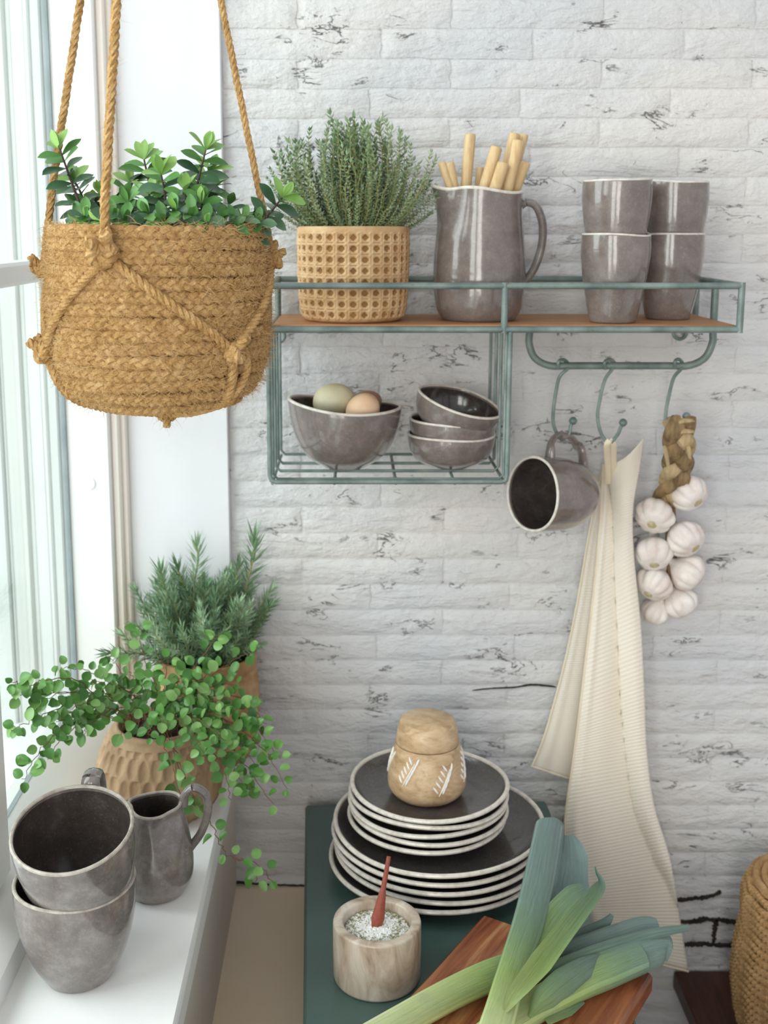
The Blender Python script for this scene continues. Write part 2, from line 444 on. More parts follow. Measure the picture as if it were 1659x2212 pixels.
# brick wall: a mortar/paint bed with every painted brick a low-relief piece of its own
bed = MB(); bed.box((-.62, -.0004, 0), (1.6, .12, 2.7)); wall = struct('wall_back', bed, MT['brick'], smooth=False)
rb = random.Random(3)
def brick_mesh(i, Lb, Hb):
    r = random.Random(100 + i); nu, nv = 12, 5; rows = []
    ju = [r.uniform(-.0016, .0016) for _ in range(40)]; jv = [r.uniform(-.0013, .0013) for _ in range(60)]
    tilt = r.uniform(-.0006, .0006); dent = [(r.uniform(0, 1), r.uniform(0, 1), r.uniform(-.0011, .0008), r.uniform(.08, .25)) for _ in range(5)]
    for j in range(nv + 1):
        row = []
        for k in range(nu + 1):
            u, v = k / nu, j / nv
            eu = min(u, 1 - u) * Lb; ev = min(v, 1 - v) * Hb; e = min(eu, ev)
            h = .0024 * min(1, (e / .007)) ** .8 if e > 0 else 0
            h += tilt * (v - .5) * 2 + sum(a * math.exp(-((u - p) ** 2 / w / w * 4 + (v - q) ** 2 / .12)) for p, q, a, w in dent) * (1 if e > 0 else .3)
            x = -Lb / 2 + u * Lb + (ju[j] if k in (0, nu) else 0); z = -Hb / 2 + v * Hb + (jv[k] if j == 0 else jv[k + 20] if j == nv else 0)
            row.append(V((x, -.0014 - max(0, h), z)))
        rows.append(row)
    mb = MB(); mb.quadgrid(rows)
    back = [[p * 1 for p in r] for r in rows]
    me = bpy.data.meshes.new('brick'); 
    n0 = len(mb.v); per = [j for j in range(nu + 1)] + [(nu + 1) * (j + 1) - 1 for j in range(1, nv + 1)] + [(nu + 1) * nv + k for k in range(nu - 1, -1, -1)] + [(nu + 1) * j for j in range(nv - 1, 0, -1)]
    for q in per: mb.v.append(V((mb.v[q].x, .004, mb.v[q].z)))
    for a in range(len(per)):
        b = (a + 1) % len(per); mb.f.append((per[a], per[b], n0 + b, n0 + a))
    me.from_pydata(mb.v, [], mb.f); me.materials.append(MT['brick']); me.polygons.foreach_set('use_smooth', [True] * len(mb.f)); me.set_sharp_from_angle(angle=.9); me.update(); return me
PITCHZ, Z0 = .0381, .6496
BR = [brick_mesh(i, .1974, .0360) for i in range(10)]; HALF = [brick_mesh(50 + i, .0974, .0360) for i in range(4)]
for row in range(-8, 41):
    z = Z0 + PITCHZ * (row + .5); off = (.1 if row % 2 else 0) + rb.uniform(-.012, .012); x = -.165 + .1 - off
    first = True
    while x - .1 < .82:
        if x - .1 < -.178:
            o = link('brick', rb.choice(HALF), wall); o.location = (-.165 + .048 - .005, 0, z); x = -.165 + .2 - .1 - off + .1 - .002
            x = -.165 + .096 + .1
            continue
        o = link('brick', rb.choice(BR), wall); o.location = (x, rb.uniform(-.0003, .0003), z); o.rotation_euler = (0, rb.uniform(-.003, .003), 0); x += .2
# open, unpainted joints low on the wall
def gap(pts, wd):
    mb = MB(); r = random.Random(len(pts) * 7 + int(pts[0][0])); P = catmull([at(x, y, 1.5975) for x, y in pts], 12); rows = []
    for i, p in enumerate(P):
        tp = min(1, (i + 1) / 4, (len(P) - i) / 4) * wd; e = tp * r.uniform(.35, 1.5) + .0002; e2 = tp * r.uniform(.35, 1.5) + .0002
        d = (P[min(i + 1, len(P) - 1)] - P[max(i - 1, 0)]).normalized(); nrm = V((-d.z, 0, d.x))
        rows.append([p + nrm * e + V((0, .006, 0)), p + nrm * e * .8, p - nrm * e2 * .8, p - nrm * e2 + V((0, .006, 0))])
    mb.quadgrid(rows); o = mb.build('mortar_gap', MT['mortar'], wall); o.location.y -= .0032
gap([(1440, 1945), (1490, 1941), (1525, 1936), (1548, 1929), (1556, 1922)], .0034)
gap([(1446, 1993), (1500, 1988), (1545, 1984), (1580, 1990), (1630, 1990)], .0040)
gap([(1547, 1984), (1543, 2010), (1540, 2036)], .004)
gap([(1456, 2041), (1500, 2038), (1540, 2039), (1600, 2041), (1650, 2038)], .0038)
gap([(1020, 1490), (1060, 1486), (1110, 1484), (1150, 1479), (1200, 1483)], .00045)
gap([(500, 1905), (560, 1908), (640, 1911), (700, 1912)], .0012)
# left wall under and above the window, the boxed-in ledge below the corner
m = MB(); m.box((-.42, -3.2, 0), (-.174, 0, SILL - .034)); struct('wall_left', m, MT['wallside'], smooth=False)
m = MB(); m.box((-.42, -3.2, 2.45), (-.174, 0, 2.7)); struct('wall_left', m, MT['wallside'], smooth=False)
m = MB(); q = [(-.174, -.62), (-.0485, -.62), (-.0705, -.002), (-.174, -.002)]
m.add([V((x, y, z)) for z in (0, .672) for x, y in q], [(3, 2, 1, 0), (4, 5, 6, 7), (0, 1, 5, 4), (1, 2, 6, 5), (2, 3, 7, 6), (3, 0, 4, 7)]); struct('trim_1', m, MT['cream'], smooth=False)
m = MB(); m.rbox((-.22, -3.2, 2.19), (-.14, -.005, 2.27), .004); struct('trim_2', m, MT['white'])     # ceiling batten the planter hangs from
# window
win = thing('window_1', 'white framed window with deep white sill', 'window', (-.35, -.8, SILL), kind='structure')
m = MB(); m.rbox((-.345, -3.1, SILL - .034), (-.163, -.004, SILL), .004); m.build('window_sill', MT['sillw'], win)
prof = [(-.333, SILL - .004), (-.333, .948), (-.336, .951), (-.384, .986), (-.392, .99), (-.41, .99), (-.41, SILL - .004)]
m = MB(); m.quadgrid([[V((x, y, z)) for x, z in prof] for y in (-3.0, -.004)]); m.build('bottom_rail', MT['white'], win, ang=25)
m = MB(); m.rbox((-.392, -.046, .93), (-.331, -.003, 2.45), .003); m.build('jamb_frame', MT['white'], win)
m = MB(); m.rbox((-.332, -.036, SILL), (-.3195, -.004, 2.45), .003); m.rbox((-.321, -.026, SILL), (-.312, -.004, 2.45), .002); m.build('stop_moulding', MT['strip'], win)
m = MB(); m.rbox((-.3125, -.0125, SILL), (-.1725, .002, 2.45), .0015); m.build('reveal', MT['reveal'], win)
m = MB(); m.box((-.394, -3.0, .985), (-.390, -.045, 2.45)); m.build('pane', MT['glass'], win, smooth=False)
m = MB(); m.rbox((-.405, -3.0, 1.585), (-.374, -.045, 1.611), .004); m.build('glazing_bar', MT['white'], win)
m = MB(); m.rbox((-.41, -.56, .984), (-.365, -.468, 2.45), .006); m.rbox((-.37, -.56, .984), (-.358, -.484, 2.45), .003); m.build('mullion', MT['white'], win)
m = MB(); m.box((-.3965, -.0492, .985), (-.389, -.045, 2.45)); m.box((-.3965, -3, .985), (-.391, -.045, .9905)); m.build('gasket', MT['gasket'], win, smooth=False)
p = at(191, 1044, 1.553)
m = MB(); m.tube([p + V((0, .004, 0)), p + V((0, -.0012, 0))], .009, 24); m.build('plug', MT['white'], win)
ext = [(-.400, -.414, -.046), (-.414, -.420, -.050), (-.420, -.438, -.047), (-.438, -.446, -.044), (-.446, -.470, -.051), (-.470, -.476, -.048), (-.476, -.60, -.054)]
for x1, x0, y in ext:
    m = MB(); m.rbox((x0, y, .9), (x1 + .0005, .02, 2.5), .0025); m.build('outer_jamb', MT['outer'], win)
m = MB(); m.rbox((-.75, -3, .90), (-.40, .02, .955), .004); m.build('outer_sill', MT['white'], win)

# ---------------- green cabinet, dark bench
p = thing('green_cabinet', 'dark green painted cabinet top carrying the plates and chopping board', 'cabinet', (.125, -.45, 0))
Mg = Matrix.Translation((-.068, -.036, 0)) @ Matrix.Rotation(math.radians(2), 4, 'Z')
m = MB(); m.rbox((0, -.91, GREEN - .022), (.353, 0, GREEN), .0035); m.build('top', MT['greenpaint'], p, M=Mg)
m = MB(); m.rbox((.010, -.89, .06), (.343, -.004, GREEN - .022), .003); m.build('carcass', MT['greenpaint'], p, M=Mg)
for x in (.012, .178):
    d = MB(); d.rbox((x, -.905, .09), (x + .163, -.889, GREEN - .035), .003); dd = d.build('door', MT['greenpaint'], p, M=Mg)
    k = MB(); k.lathe(cat2([(0, .018), (.008, .017), (.010, .012), (.005, .005), (.005, 0)], 3), 16, (x + (.145 if x < .1 else .018), -.905, .5), M=Matrix.Rotation(PI / 2, 3, 'X')); k.build('knob', MT['iron'], dd, M=Mg)
for x in (.014, .314):
    for y in (-.88, -.04):
        m = MB(); m.rbox((x, y, 0), (x + .025, y + .025, .062), .002); m.build('leg', MT['greenpaint'], p, M=Mg)
p = thing('dark_bench', 'dark red-brown wooden bench under the lidded basket', 'bench', (.75, -.2, 0))
for i in range(3):
    m = MB(); y0 = -.40 + i * .132; m.rbox((.492, y0, BENCH - .03), (1.1, y0 + .130, BENCH), .003); m.build('plank', MT['darkwood'], p)
for x in (.52, 1.04):
    for y in (-.38, -.05):
        m = MB(); m.rbox((x, y, 0), (x + .035, y + .035, BENCH - .03), .003); m.build('leg', MT['darkwood'], p)

# ================================================================== wall shelf
FD, BD = 1.40, 1.583
yF, yB = FD - 1.6, BD - 1.6
zT, zB = at(900, 617.5, FD).z, at(900, 712, FD).z
xL, xR = at(580, 665, FD).x, at(1600, 665, FD).x
xM = at(1090, 665, FD).x; xBR = at(1098, 900, FD).x; zW = at(850, 1041, FD).z
BOARD = zB + .0055
sh = thing('wall_shelf', 'verdigris green metal wall shelf with wooden board, wire basket and towel rail', 'shelf', ((xL + xR) / 2, yB, zB))
RR = .0040
def rod(name, pts, r=RR, par=None, n=10, sm=0):
    mb = MB(); P = catmull(pts, sm) if sm else pts; mb.tube(P, r, n); return mb.build(name, MT['iron'], par or sh)
for z in (zT, zB):
    rod('front_rail', [V((xL, yF, z)), V((xR, yF, z))]); rod('back_rail', [V((xL, yB, z)), V((xR, yB, z))])
    for x in (xL, xR): rod('side_rail', [V((x, yF, z)), V((x, yB, z))])
for x, y in ((xL, yF), (xR, yF), (xM, yF), (xL, yB), (xR, yB)): rod('post', [V((x, y, zB - .004)), V((x, y, zT + .004))], .0042)
m = MB(); m.rbox((xL + .004, yF + .004, zB - .003), (xR - .004, yB - .002, BOARD), .0015); m.build('board', MT['shelfwood'], sh)
# wire basket
bk = thing('wire_basket', None, None, (xL, yF, zW)); bk.parent = sh; bk.location = V((xL, yF, zW)) - ORG[sh.name]
WR = .0021
rod('front_hoop', [V((xL - .001, yF, zB)), V((xL - .001, yF, zW + .008)), V((xL + .001, yF, zW + .002)), V((xL + .006, yF, zW)), V((xBR - .006, yF, zW)), V((xBR - .001, yF, zW + .002)), V((xBR, yF, zW + .008)), V((xBR, yF, zB))], .0030, bk)
for k, t in enumerate((.09, .36, .63, .97)):
    y = yF + (yB - yF) * t
    rod('wire_hoop', [V((xL + .002, y, zB)), V((xL + .002, y, zW + .006)), V((xL + .008, y, zW)), V((xBR - .008, y, zW)), V((xBR - .002, y, zW + .006)), V((xBR - .002, y, zB))], WR, bk, 8)
for x in (xL + .002, xL + .079, xL + .155, xL + .228, xBR - .002):
    rod('cross_wire', [V((x, yF, zW - .002)), V((x, yB - .004, zW - .002))], WR, bk, 8)
for x, y in ((at(600, 727, 1.58).x, 727), (at(1472, 720, 1.58).x, 720)):
    z = at(900, y, 1.575).z; c = V((x, yB + .004, z)); mb = MB(); mb.tube([c + V((math.cos(a) * .009, 0, math.sin(a) * .009)) for a in [2 * PI * k / 20 for k in range(20)]], .0025, 8, closed=True); mb.build('wall_eyelet', MT['iron'], sh)
# towel rail
RD = 1.50; yR = RD - 1.6; zRail = at(1300, 790, RD).z; xl, xr = at(1143, 750, RD).x, xR - .0005
rod('towel_rail', [V((xl, yR, zB + .001)), V((xl, yR, zB - .012)), V((xl, yR, zRail + .028)), V((xl + .008, yR, zRail + .010)), V((xl + .028, yR, zRail)), V((xl + .06, yR, zRail)), V((xr - .06, yR, zRail)), V((xr - .030, yR, zRail)), V((xr - .009, yR, zRail + .010)), V((xr, yR, zRail + .030)), V((xr, yR, zB - .01)), V((xr, yR, zT))], .0048, None, 12, 5)
# hooks
def hook(px, lbl):
    pts = [at(x, y, RD + dd) for x, y, dd in px]
    t = thing('hook', lbl, 'hook', pts[0], 'hooks on the towel rail')
    rod('wire', pts, .0023, t, 8, 5)
    mb = MB(); e = pts[-1]; mb.lathe([(.0001, -.0055), (.003, -.0046), (.005, -.002), (.0056, 0), (.005, .002), (.003, .0046), (.0001, .0055)], 12, e); mb.build('ball_tip', MT['iron'], t)
hook([(1206, 796, -.004), (1206, 782, -.008), (1216, 777, -.002), (1226, 784, .004), (1226, 796, -.004), (1210, 812, -.006), (1203, 835, 0), (1195, 890, 0), (1197, 922, 0), (1212, 949, 0), (1229, 938, 0), (1233, 920, 0), (1238, 909, 0)], 'green metal hook holding the hanging mug')
hook([(1308, 797, -.004), (1306, 783, -.008), (1317, 777, -.002), (1328, 785, .004), (1322, 798, -.004), (1306, 822, 0), (1294, 872, 0), (1291, 905, 0), (1300, 940, 0), (1317, 956, 0), (1334, 939, 0), (1340, 925, 0), (1346, 913, 0)], 'green metal hook holding the towel loop')
hook([(1458, 795, -.004), (1458, 781, -.008), (1466, 776, -.002), (1474, 784, .004), (1472, 796, -.004), (1456, 815, 0), (1446, 850, 0), (1438, 895, 0), (1441, 926, 0), (1459, 948, 0), (1476, 935, 0), (1480, 916, 0), (1483, 899, 0)], 'green metal hook holding the garlic braid')

# ================================================================== ceramics
def vessel(parent, outer, wall, base_r, floor, mat, rimr=.0016, n=64, fn=None, M=None, c=(0, 0, 0), bodyname='body', rimmat=None, lip=.0):
    """outer: profile (r, z) from foot to rim; inner wall offset inwards; one body mesh + cream rim"""
    po = cat2(outer, 6); c = V(c)
    prof = [(.0005, po[0][1] + .002), (base_r * .8, po[0][1] + .002), (base_r * .93, po[0][1])] + po
    inner = [(r - wall, z) for r, z in reversed(po) if z > floor + .004 and r - wall > .004]
    rim = po[-1]
    prof += [(rim[0] - wall * .5, rim[1] + wall * .25)] + inner + [(inner[-1][0] * .85, floor + .0012), (inner[-1][0] * .5, floor), (.0005, floor)]
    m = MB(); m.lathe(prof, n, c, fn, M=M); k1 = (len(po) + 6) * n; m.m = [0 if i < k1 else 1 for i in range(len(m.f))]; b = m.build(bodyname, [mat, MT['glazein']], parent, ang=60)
    pts = []
    for k in range(n):
        th = 2 * PI * k / n; r, z = rim[0] - wall * .5, rim[1] + .0003
        p = fn(th, r, z) if fn else V((r * math.cos(th), r * math.sin(th), z)); pts.append((M @ p if M else p) + c)
    m = MB(); m.tube(pts, wall * .5 + rimr * .35, 8, closed=True); m.build('rim', rimmat or MT['rim'], parent)
    return b
def wob(a, k, ph, H):      # hand-made unevenness of radius and rim height
    def fn(th, r, z):
        q = max(0, z / H); rr = r * (1 + a * .5 * q * math.cos(2 * th + ph) + a * .35 * q * math.cos(3 * th + ph * 2.1)); zz = z + k * q * q * (math.sin(2 * th + ph * 1.7) + .6 * math.sin(3 * th + ph))
        return V((rr * math.cos(th), rr * math.sin(th), zz))
    return fn
def strap(parent, pts, rw, rt, up, name='handle', mat=None, n=12, sm=6):
    P = catmull(pts, sm); m = MB(); L = len(P)
    ends = [1 + .25 * (1 - min(1, min(i, L - 1 - i) / (L * .14))) for i in range(L)]
    m.tube(P, [rw * e for e in ends], n, flat=rt / rw, up=up); return m.build(name, mat or MT['glaze'], parent)

# --- four stacked cups
CUP = [(.0262, 0), (.029, .004), (.0345, .030), (.0395, .060), (.0420, .085), (.0418, .098), (.0413, .107)]
for (x, d, base, lbl, ph) in ((1327, 1.443, 0, 'taupe glazed cup at the foot of the front stack on the shelf', .3), (1326, 1.443, .0645, 'taupe glazed cup on top of the front stack beside the pitcher', 1.7),
                              (1446, 1.498, 0, 'taupe glazed cup at the foot of the rear right stack', 2.6), (1450, 1.498, .0645, 'taupe glazed cup on top of the rear right stack', 4.0)):
    c = V((at(x, 600, d).x, d - 1.6, BOARD + base)); t = thing('cup', lbl, 'cup', c, 'taupe cups stacked on the shelf')
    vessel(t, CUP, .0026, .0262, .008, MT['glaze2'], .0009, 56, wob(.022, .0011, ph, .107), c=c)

# --- pitcher
pc = V((at(1035, 600, 1.478).x, 1.478 - 1.6, BOARD)); H = .1605
pit = thing('pitcher', 'tall grey-brown glazed pitcher holding wooden sticks', 'pitcher', pc)
def pfn(th, r, z):
    dth = math.atan2(math.sin(th - PI), math.cos(th - PI)); q = max(0, (z - .105) / (H - .105)); sp = math.exp(-(dth / .36) ** 2) * q ** 2.2
    rr = r * (1 + .03 * math.cos(2 * th + .5)) + .010 * sp - .004 * q * math.exp(-((abs(dth) - .75) / .3) ** 2)
    zz = z + .006 * sp + q * .0022 * math.sin(3 * th + 1) + q * .002 * (-math.cos(th))
    return V((rr * math.cos(th), rr * math.sin(th), zz))
vessel(pit, [(.043, 0), (.047, .004), (.0530, .018), (.0562, .042), (.0563, .066), (.0545, .095), (.0518, .125), (.0505, .148), (.0508, H)], .0034, .043, .01, MT['glaze2'], .0016, 72, pfn, c=pc)
hp = [at(1112, 462, 1.478), at(1122, 447, 1.478), at(1140, 437, 1.478), at(1160, 448, 1.478), at(1172, 485, 1.478), at(1170, 530, 1.478), at(1156, 575, 1.478), at(1138, 603, 1.478), at(1126, 614, 1.478)]
strap(pit, hp, .0085, .0052, (1, 0, .3), mat=MT['glaze'])
STK = [((953, 350), (976, 414), 1.470, .0050, 'slim wooden stick leaning at the spout of the pitcher'), ((969, 351), (980, 410), 1.474, .0070, 'short wooden stick next to the pitcher spout'),
       ((1016, 289), (1006, 410), 1.478, .0069, 'tall upright wooden stick standing alone in the pitcher'), ((1037, 361), (1033, 410), 1.500, .0050, 'short thin wooden stick at the middle back of the pitcher'),
       ((1073, 317), (1043, 418), 1.462, .0074, 'wooden stick of middle height leaning right in the pitcher'), ((1088, 351), (1066, 418), 1.448, .0074, 'shortest leaning wooden stick at the front of the pitcher'),
       ((1121, 303), (1093, 418), 1.462, .0076, 'long wooden stick leaning right with the thick round end'), ((1113, 288), (1080, 418), 1.492, .0072, 'tall wooden stick behind the leaning sticks in the pitcher'),
       ((1132, 290), (1098, 418), 1.506, .0062, 'rearmost tall wooden stick in the pitcher'), ((1136, 350), (1108, 422), 1.482, .0066, 'rightmost short wooden stick near the pitcher handle')]
for a, b, d, r, lbl in STK:
    A, B = at(*a, d), at(*b, d); dr = (B - A).normalized(); E = B + dr * (.05 if a[0] > 1100 or a[0] < 990 else .085)
    m = MB(); m.tube([A - dr * 0, A + dr * .0008, A + dr * .003] + [A.lerp(E, k / 4) + dr * .003 * (1 - k / 4) for k in range(1, 5)], [r * .8, r * .95, r] + [r * .99] * 4, 14)
    props(m.build('wooden_stick', MT['stick'], None, ang=50, origin=E), lbl, 'stick', 'wooden sticks in the pitcher')

# --- big bowl with eggs
WZ = zW + .0024
bc = V((at(745, 950, 1.487).x, 1.487 - 1.6, WZ)); bowl = thing('egg_bowl', 'large grey glazed bowl with pinched rim holding eggs', 'bowl', bc)
def bfn(th, r, z):
    q = max(0, z / .083); e = math.cos(th) ** 2
    rr = r * (1 + .03 * q * (math.cos(2 * th)) + .02 * q * abs(math.cos(th)) ** 6); zz = z + q * q * (-.0055 * math.cos(th) + .003 * math.cos(2 * th) - .002)
    return V((rr * math.cos(th), rr * math.sin(th), zz))
vessel(bowl, [(.0285, 0), (.032, .0025), (.0490, .014), (.0610, .033), (.0675, .055), (.0700, .074), (.0705, .083)], .0032, .0285, .007, MT['glaze2'], .0013, 72, bfn, c=bc)
def eggm(c, L, W, ax, mat, lbl):
    ax = V(ax).normalized(); q = V((0, 0, 1)).rotation_difference(ax).to_matrix(); pr = []
    for k in range(17):
        a = PI * k / 16; z = -math.cos(a); r = math.sin(a) * (1 - .10 * z); pr.append((max(r * W, .00005), z * L))
    m = MB(); m.lathe(pr, 28, c, M=q); props(m.build('egg', mat, None, ang=None, origin=c), lbl, 'egg', 'eggs in the grey bowl')
eggm(at(722, 866, 1.487), .0285, .0232, (.75, -.3, .25), MT['egggreen'], 'large pale olive-green egg in the bowl')
eggm(at(785, 886, 1.458), .0245, .0212, (.35, -.4, .6), MT['eggpink'], 'beige-pink egg at the front right of the bowl')
eggm(at(790, 873, 1.512), .0225, .018, (.7, .2, .3), MT['eggbrown'], 'brown egg half hidden behind the beige one')

# --- three small bowls
SB = [(.030, 0), (.034, .002), (.046, .009), (.053, .020), (.0562, .032), (.0568, .0415)]
c0 = V((at(974, 960, 1.492).x, 1.492 - 1.6, WZ))
for i, (dx, dz, rot, lbl, ph) in enumerate(((0, 0, (0, 0), 'small grey bowl at the bottom of the tilted stack', .4), (.0006, .0188, (0, .04), 'small grey bowl in the middle of the stack', 2.0), (-.001, .0465, (-.16, .27), 'small grey bowl tilted on top of the stack', 3.6))):
    t = thing('small_bowl', lbl, 'bowl', c0 + V((dx, 0, dz)), 'small bowls in the wire basket')
    Mr = (Matrix.Rotation(rot[1], 3, 'Y') @ Matrix.Rotation(rot[0] * -1, 3, 'X'))
    vessel(t, SB, .0028, .030, .005, MT['glaze2'], .0011, 60, wob(.02, .0010, ph, .041), M=Mr, c=c0 + V((dx, 0, dz)))

# --- mugs on the sill
MUG = [(.0305, 0), (.0335, .0035), (.0440, .022), (.0530, .048), (.0578, .074), (.0590, .092), (.0588, .103)]
mc = V((at(171, 2098, 1.036).x, 1.036 - 1.6, SILL))
t = thing('mug', 'grey speckled glazed mug under the other on the window sill', 'mug', mc, 'mugs stacked on the sill')
vessel(t, MUG, .0034, .0305, .010, MT['glaze'], .0008, 72, wob(.012, .0008, .8, .103), c=mc, rimmat=MT['rimgrey'])
strap(t, [mc + V((-.012, .0600, .085)), mc + V((-.016, .074, .086)), mc + V((-.018, .086, .07)), mc + V((-.016, .078, .045)), mc + V((-.012, .058, .028)), mc + V((-.010, .046, .024))], .0085, .005, (0, 1, .2))
uc = mc + V((.0075, .010, .0655)); Mu = Matrix.Rotation(math.radians(15), 3, 'X') @ Matrix.Rotation(math.radians(-2), 3, 'Y')
t = thing('mug', 'grey speckled glazed mug tilted into the lower mug on the sill', 'mug', uc, 'mugs stacked on the sill')
vessel(t, MUG, .0034, .0305, .010, MT['glaze'], .0008, 72, wob(.012, .0008, 2.1, .103), M=Mu, c=uc, rimmat=MT['rimgrey'])
hp = [V((.004, .0612, .090)), V((.004, .068, .103)), V((.004, .086, .094)), V((.004, .080, .052)), V((.004, .062, .034)), V((.004, .0490, .026))]
strap(t, [uc + Mu @ q for q in hp], .0095, .005, (0, 1, .3))
# --- creamer jug
cc = V((at(340, 1915, 1.184).x, 1.184 - 1.6, SILL)); H2 = .104
cr = thing('creamer_jug', 'small dark grey glazed milk jug beside the stacked mugs', 'jug', cc)
SPD = -1.75
def cfn(th, r, z):
    dth = math.atan2(math.sin(th - SPD), math.cos(th - SPD)); q = max(0, (z - .06) / (H2 - .06)); sp = math.exp(-(dth / .5) ** 2) * q ** 2
    rr = r * (1 + .03 * q * math.cos(2 * th)) + .007 * sp - .003 * q * math.exp(-((abs(dth) - 1.0) / .35) ** 2)
    return V((rr * math.cos(th), rr * math.sin(th), z + .001 * sp + q * .002 * math.sin(2 * th + .6)))
vessel(cr, [(.0285, 0), (.0320, .003), (.0398, .018), (.0412, .038), (.0388, .060), (.0340, .082), (.0302, .096), (.0298, H2)], .003, .0285, .008, MT['glaze'], .0008, 64, cfn, c=cc, rimmat=MT['rimgrey'])
strap(cr, [at(395, 1737, 1.19), at(401, 1715, 1.19), at(419, 1701, 1.19), at(444, 1716, 1.19), at(449, 1752, 1.19), at(436, 1795, 1.19), at(416, 1824, 1.19), at(406, 1834, 1.19)], .0068, .0046, (1, 0, .3))

# --- mug hanging from its handle
ax = V((-.82, -.53, .12)).normalized()           # towards the opening
side = V((0, 0, 1)).cross(ax).normalized(); upv = ax.cross(side)
Mh = Matrix((side, upv, ax)).transposed()
rc = at(1151, 1067, 1.455); hb = rc - ax * .094
t = thing('hanging_mug', 'grey-brown mug hanging by its handle from the first hook', 'mug', hb)
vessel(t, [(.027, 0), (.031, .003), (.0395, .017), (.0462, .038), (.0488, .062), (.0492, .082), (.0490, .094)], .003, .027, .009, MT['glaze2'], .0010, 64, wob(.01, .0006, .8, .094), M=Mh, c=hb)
hk = at(1214, 946, RD)
strap(t, [hb + ax * .072 + upv * .046, hb + ax * .073 + upv * .058, at(1190, 958, 1.478), at(1200, 943, 1.49), at(1216, 940, RD), at(1234, 946, 1.508), at(1247, 962, 1.512), hb + ax * .019 + upv * .060, hb + ax * .013 + upv * .046, hb + ax * .011 + upv * .034], .0068, .0042, tuple(ax), mat=MT['glaze2'])

# --- plates
def plate(R, h, lbl, c, ph, group, M=None):
    t = thing('plate', lbl, 'plate', c, group)
    fn = wob(.008, .0011, ph, h)
    outer = [(R * .60, 0), (R * .63, .0025), (R * .80, .008), (R * .93, h * .66), (R, h)]
    po = cat2(outer, 5); wl = .004
    prof = [(.0005, .0015), (R * .55, .0015), (R * .58, 0)] + po + [(R - wl * .6, h + .0008), (R - wl * 1.3, h - .0022), (R * .90, h * .60), (R * .78, .0075), (R * .55, .0055), (.0005, .0052)]
    m = MB(); m.lathe(prof, 80, c, fn); m.build('dish', MT['plateglaze'], t, ang=60)
    pts = [fn(2 * PI * k / 80, R - wl * .45, h - .0002) + c for k in range(80)]
    m = MB(); m.tube(pts, .0030, 8, closed=True); m.build('rim', MT['rim'], t)
pcx, pcy = at(948, 1766, 1.387).x, 1.387 - 1.6
order = ['lowest', 'second lowest', 'middle', 'second highest', 'topmost']
for i in range(5):
    c = V((pcx + (-.006, .0015, -.001, -.003, 0)[i], pcy + (0, .002, 0, .001, 0)[i], GREEN + .0005 + i * .0122))
    plate(.1355, .024, f'{order[i]} large charcoal plate with cream rim in the dinner plate stack', c, i * 1.3, 'large plates')
zl = GREEN + .0005 + 4 * .0122 + .0065
scx, scy = at(926, 1671, 1.398).x, 1.398 - 1.6
for i in range(5):
    c = V((scx + (-.002, .0008, -.0012, 0, .001)[i], scy, zl + i * .0106)); plate(.1025, .0215, f'{order[i]} small charcoal plate with cream rim stacked under the wooden jar', c, 2 + i * 1.7, 'small plates')
zs = zl + 4 * .0106 + .0062
# --- wooden jar
jc = V((at(922, 1680, 1.398).x, scy, zs)); jar = thing('wooden_jar', 'pale wooden jar with lid and white carved sprigs on the plates', 'jar', jc)
JP = cat2([(.034, 0), (.041, .0015), (.0488, .010), (.0508, .022), (.0490, .038), (.0452, .055), (.0412, .0715)], 6)
m = MB(); m.lathe([(.0005, .001), (.03, .001)] + JP + [(.034, .0715), (.0005, .0715)], 64, jc); m.build('body', MT['jarwood'], jar)
m = MB(); m.lathe([(.0005, .0722), (.038, .0722), (.0408, .0727), (.0411, .0735), (.0385, .088), (.0357, .0985), (.0350, .1010), (.0335, .1022), (.0005, .1024)], 64, jc); m.build('lid', MT['jarwood'], jar)
def jsurf(th, z, off=.0004):
    r = lerpl([(b, a) for a, b in JP], z) + off; return jc + V((r * math.cos(th), r * math.sin(th), z))
def stroke(mb, a, b, wd):
    P = [(a[0] + (b[0] - a[0]) * k / 4, a[1] + (b[1] - a[1]) * k / 4) for k in range(5)]
    mb.tube([jsurf(th, z) for th, z in P], [wd * .35, wd * .9, wd, wd * .85, wd * .3], 6)
for th0, z0, lean in ((-PI / 2 - .62, .028, .17), (-PI / 2 + .36, .020, .20), (-PI / 2 + 1.25, .026, .2), (-PI / 2 - 1.6, .026, .2), (PI / 2, .024, .2)):
    mb = MB(); stroke(mb, (th0 - lean * .6, z0), (th0 + lean * 1.2, z0 + .032), .0011)
    for k in range(5):
        q = (k + .4) / 5; b = (th0 - lean * .6 + lean * 1.8 * q, z0 + .032 * q)
        stroke(mb, (b[0] - .05, b[1] + .0015), (b[0] - .17, b[1] + .0100), .0014); stroke(mb, (b[0] + .07, b[1] + .000), (b[0] + .15, b[1] + .0100), .0014)
    mb.build('carved_sprig', MT['inlay'], jar)

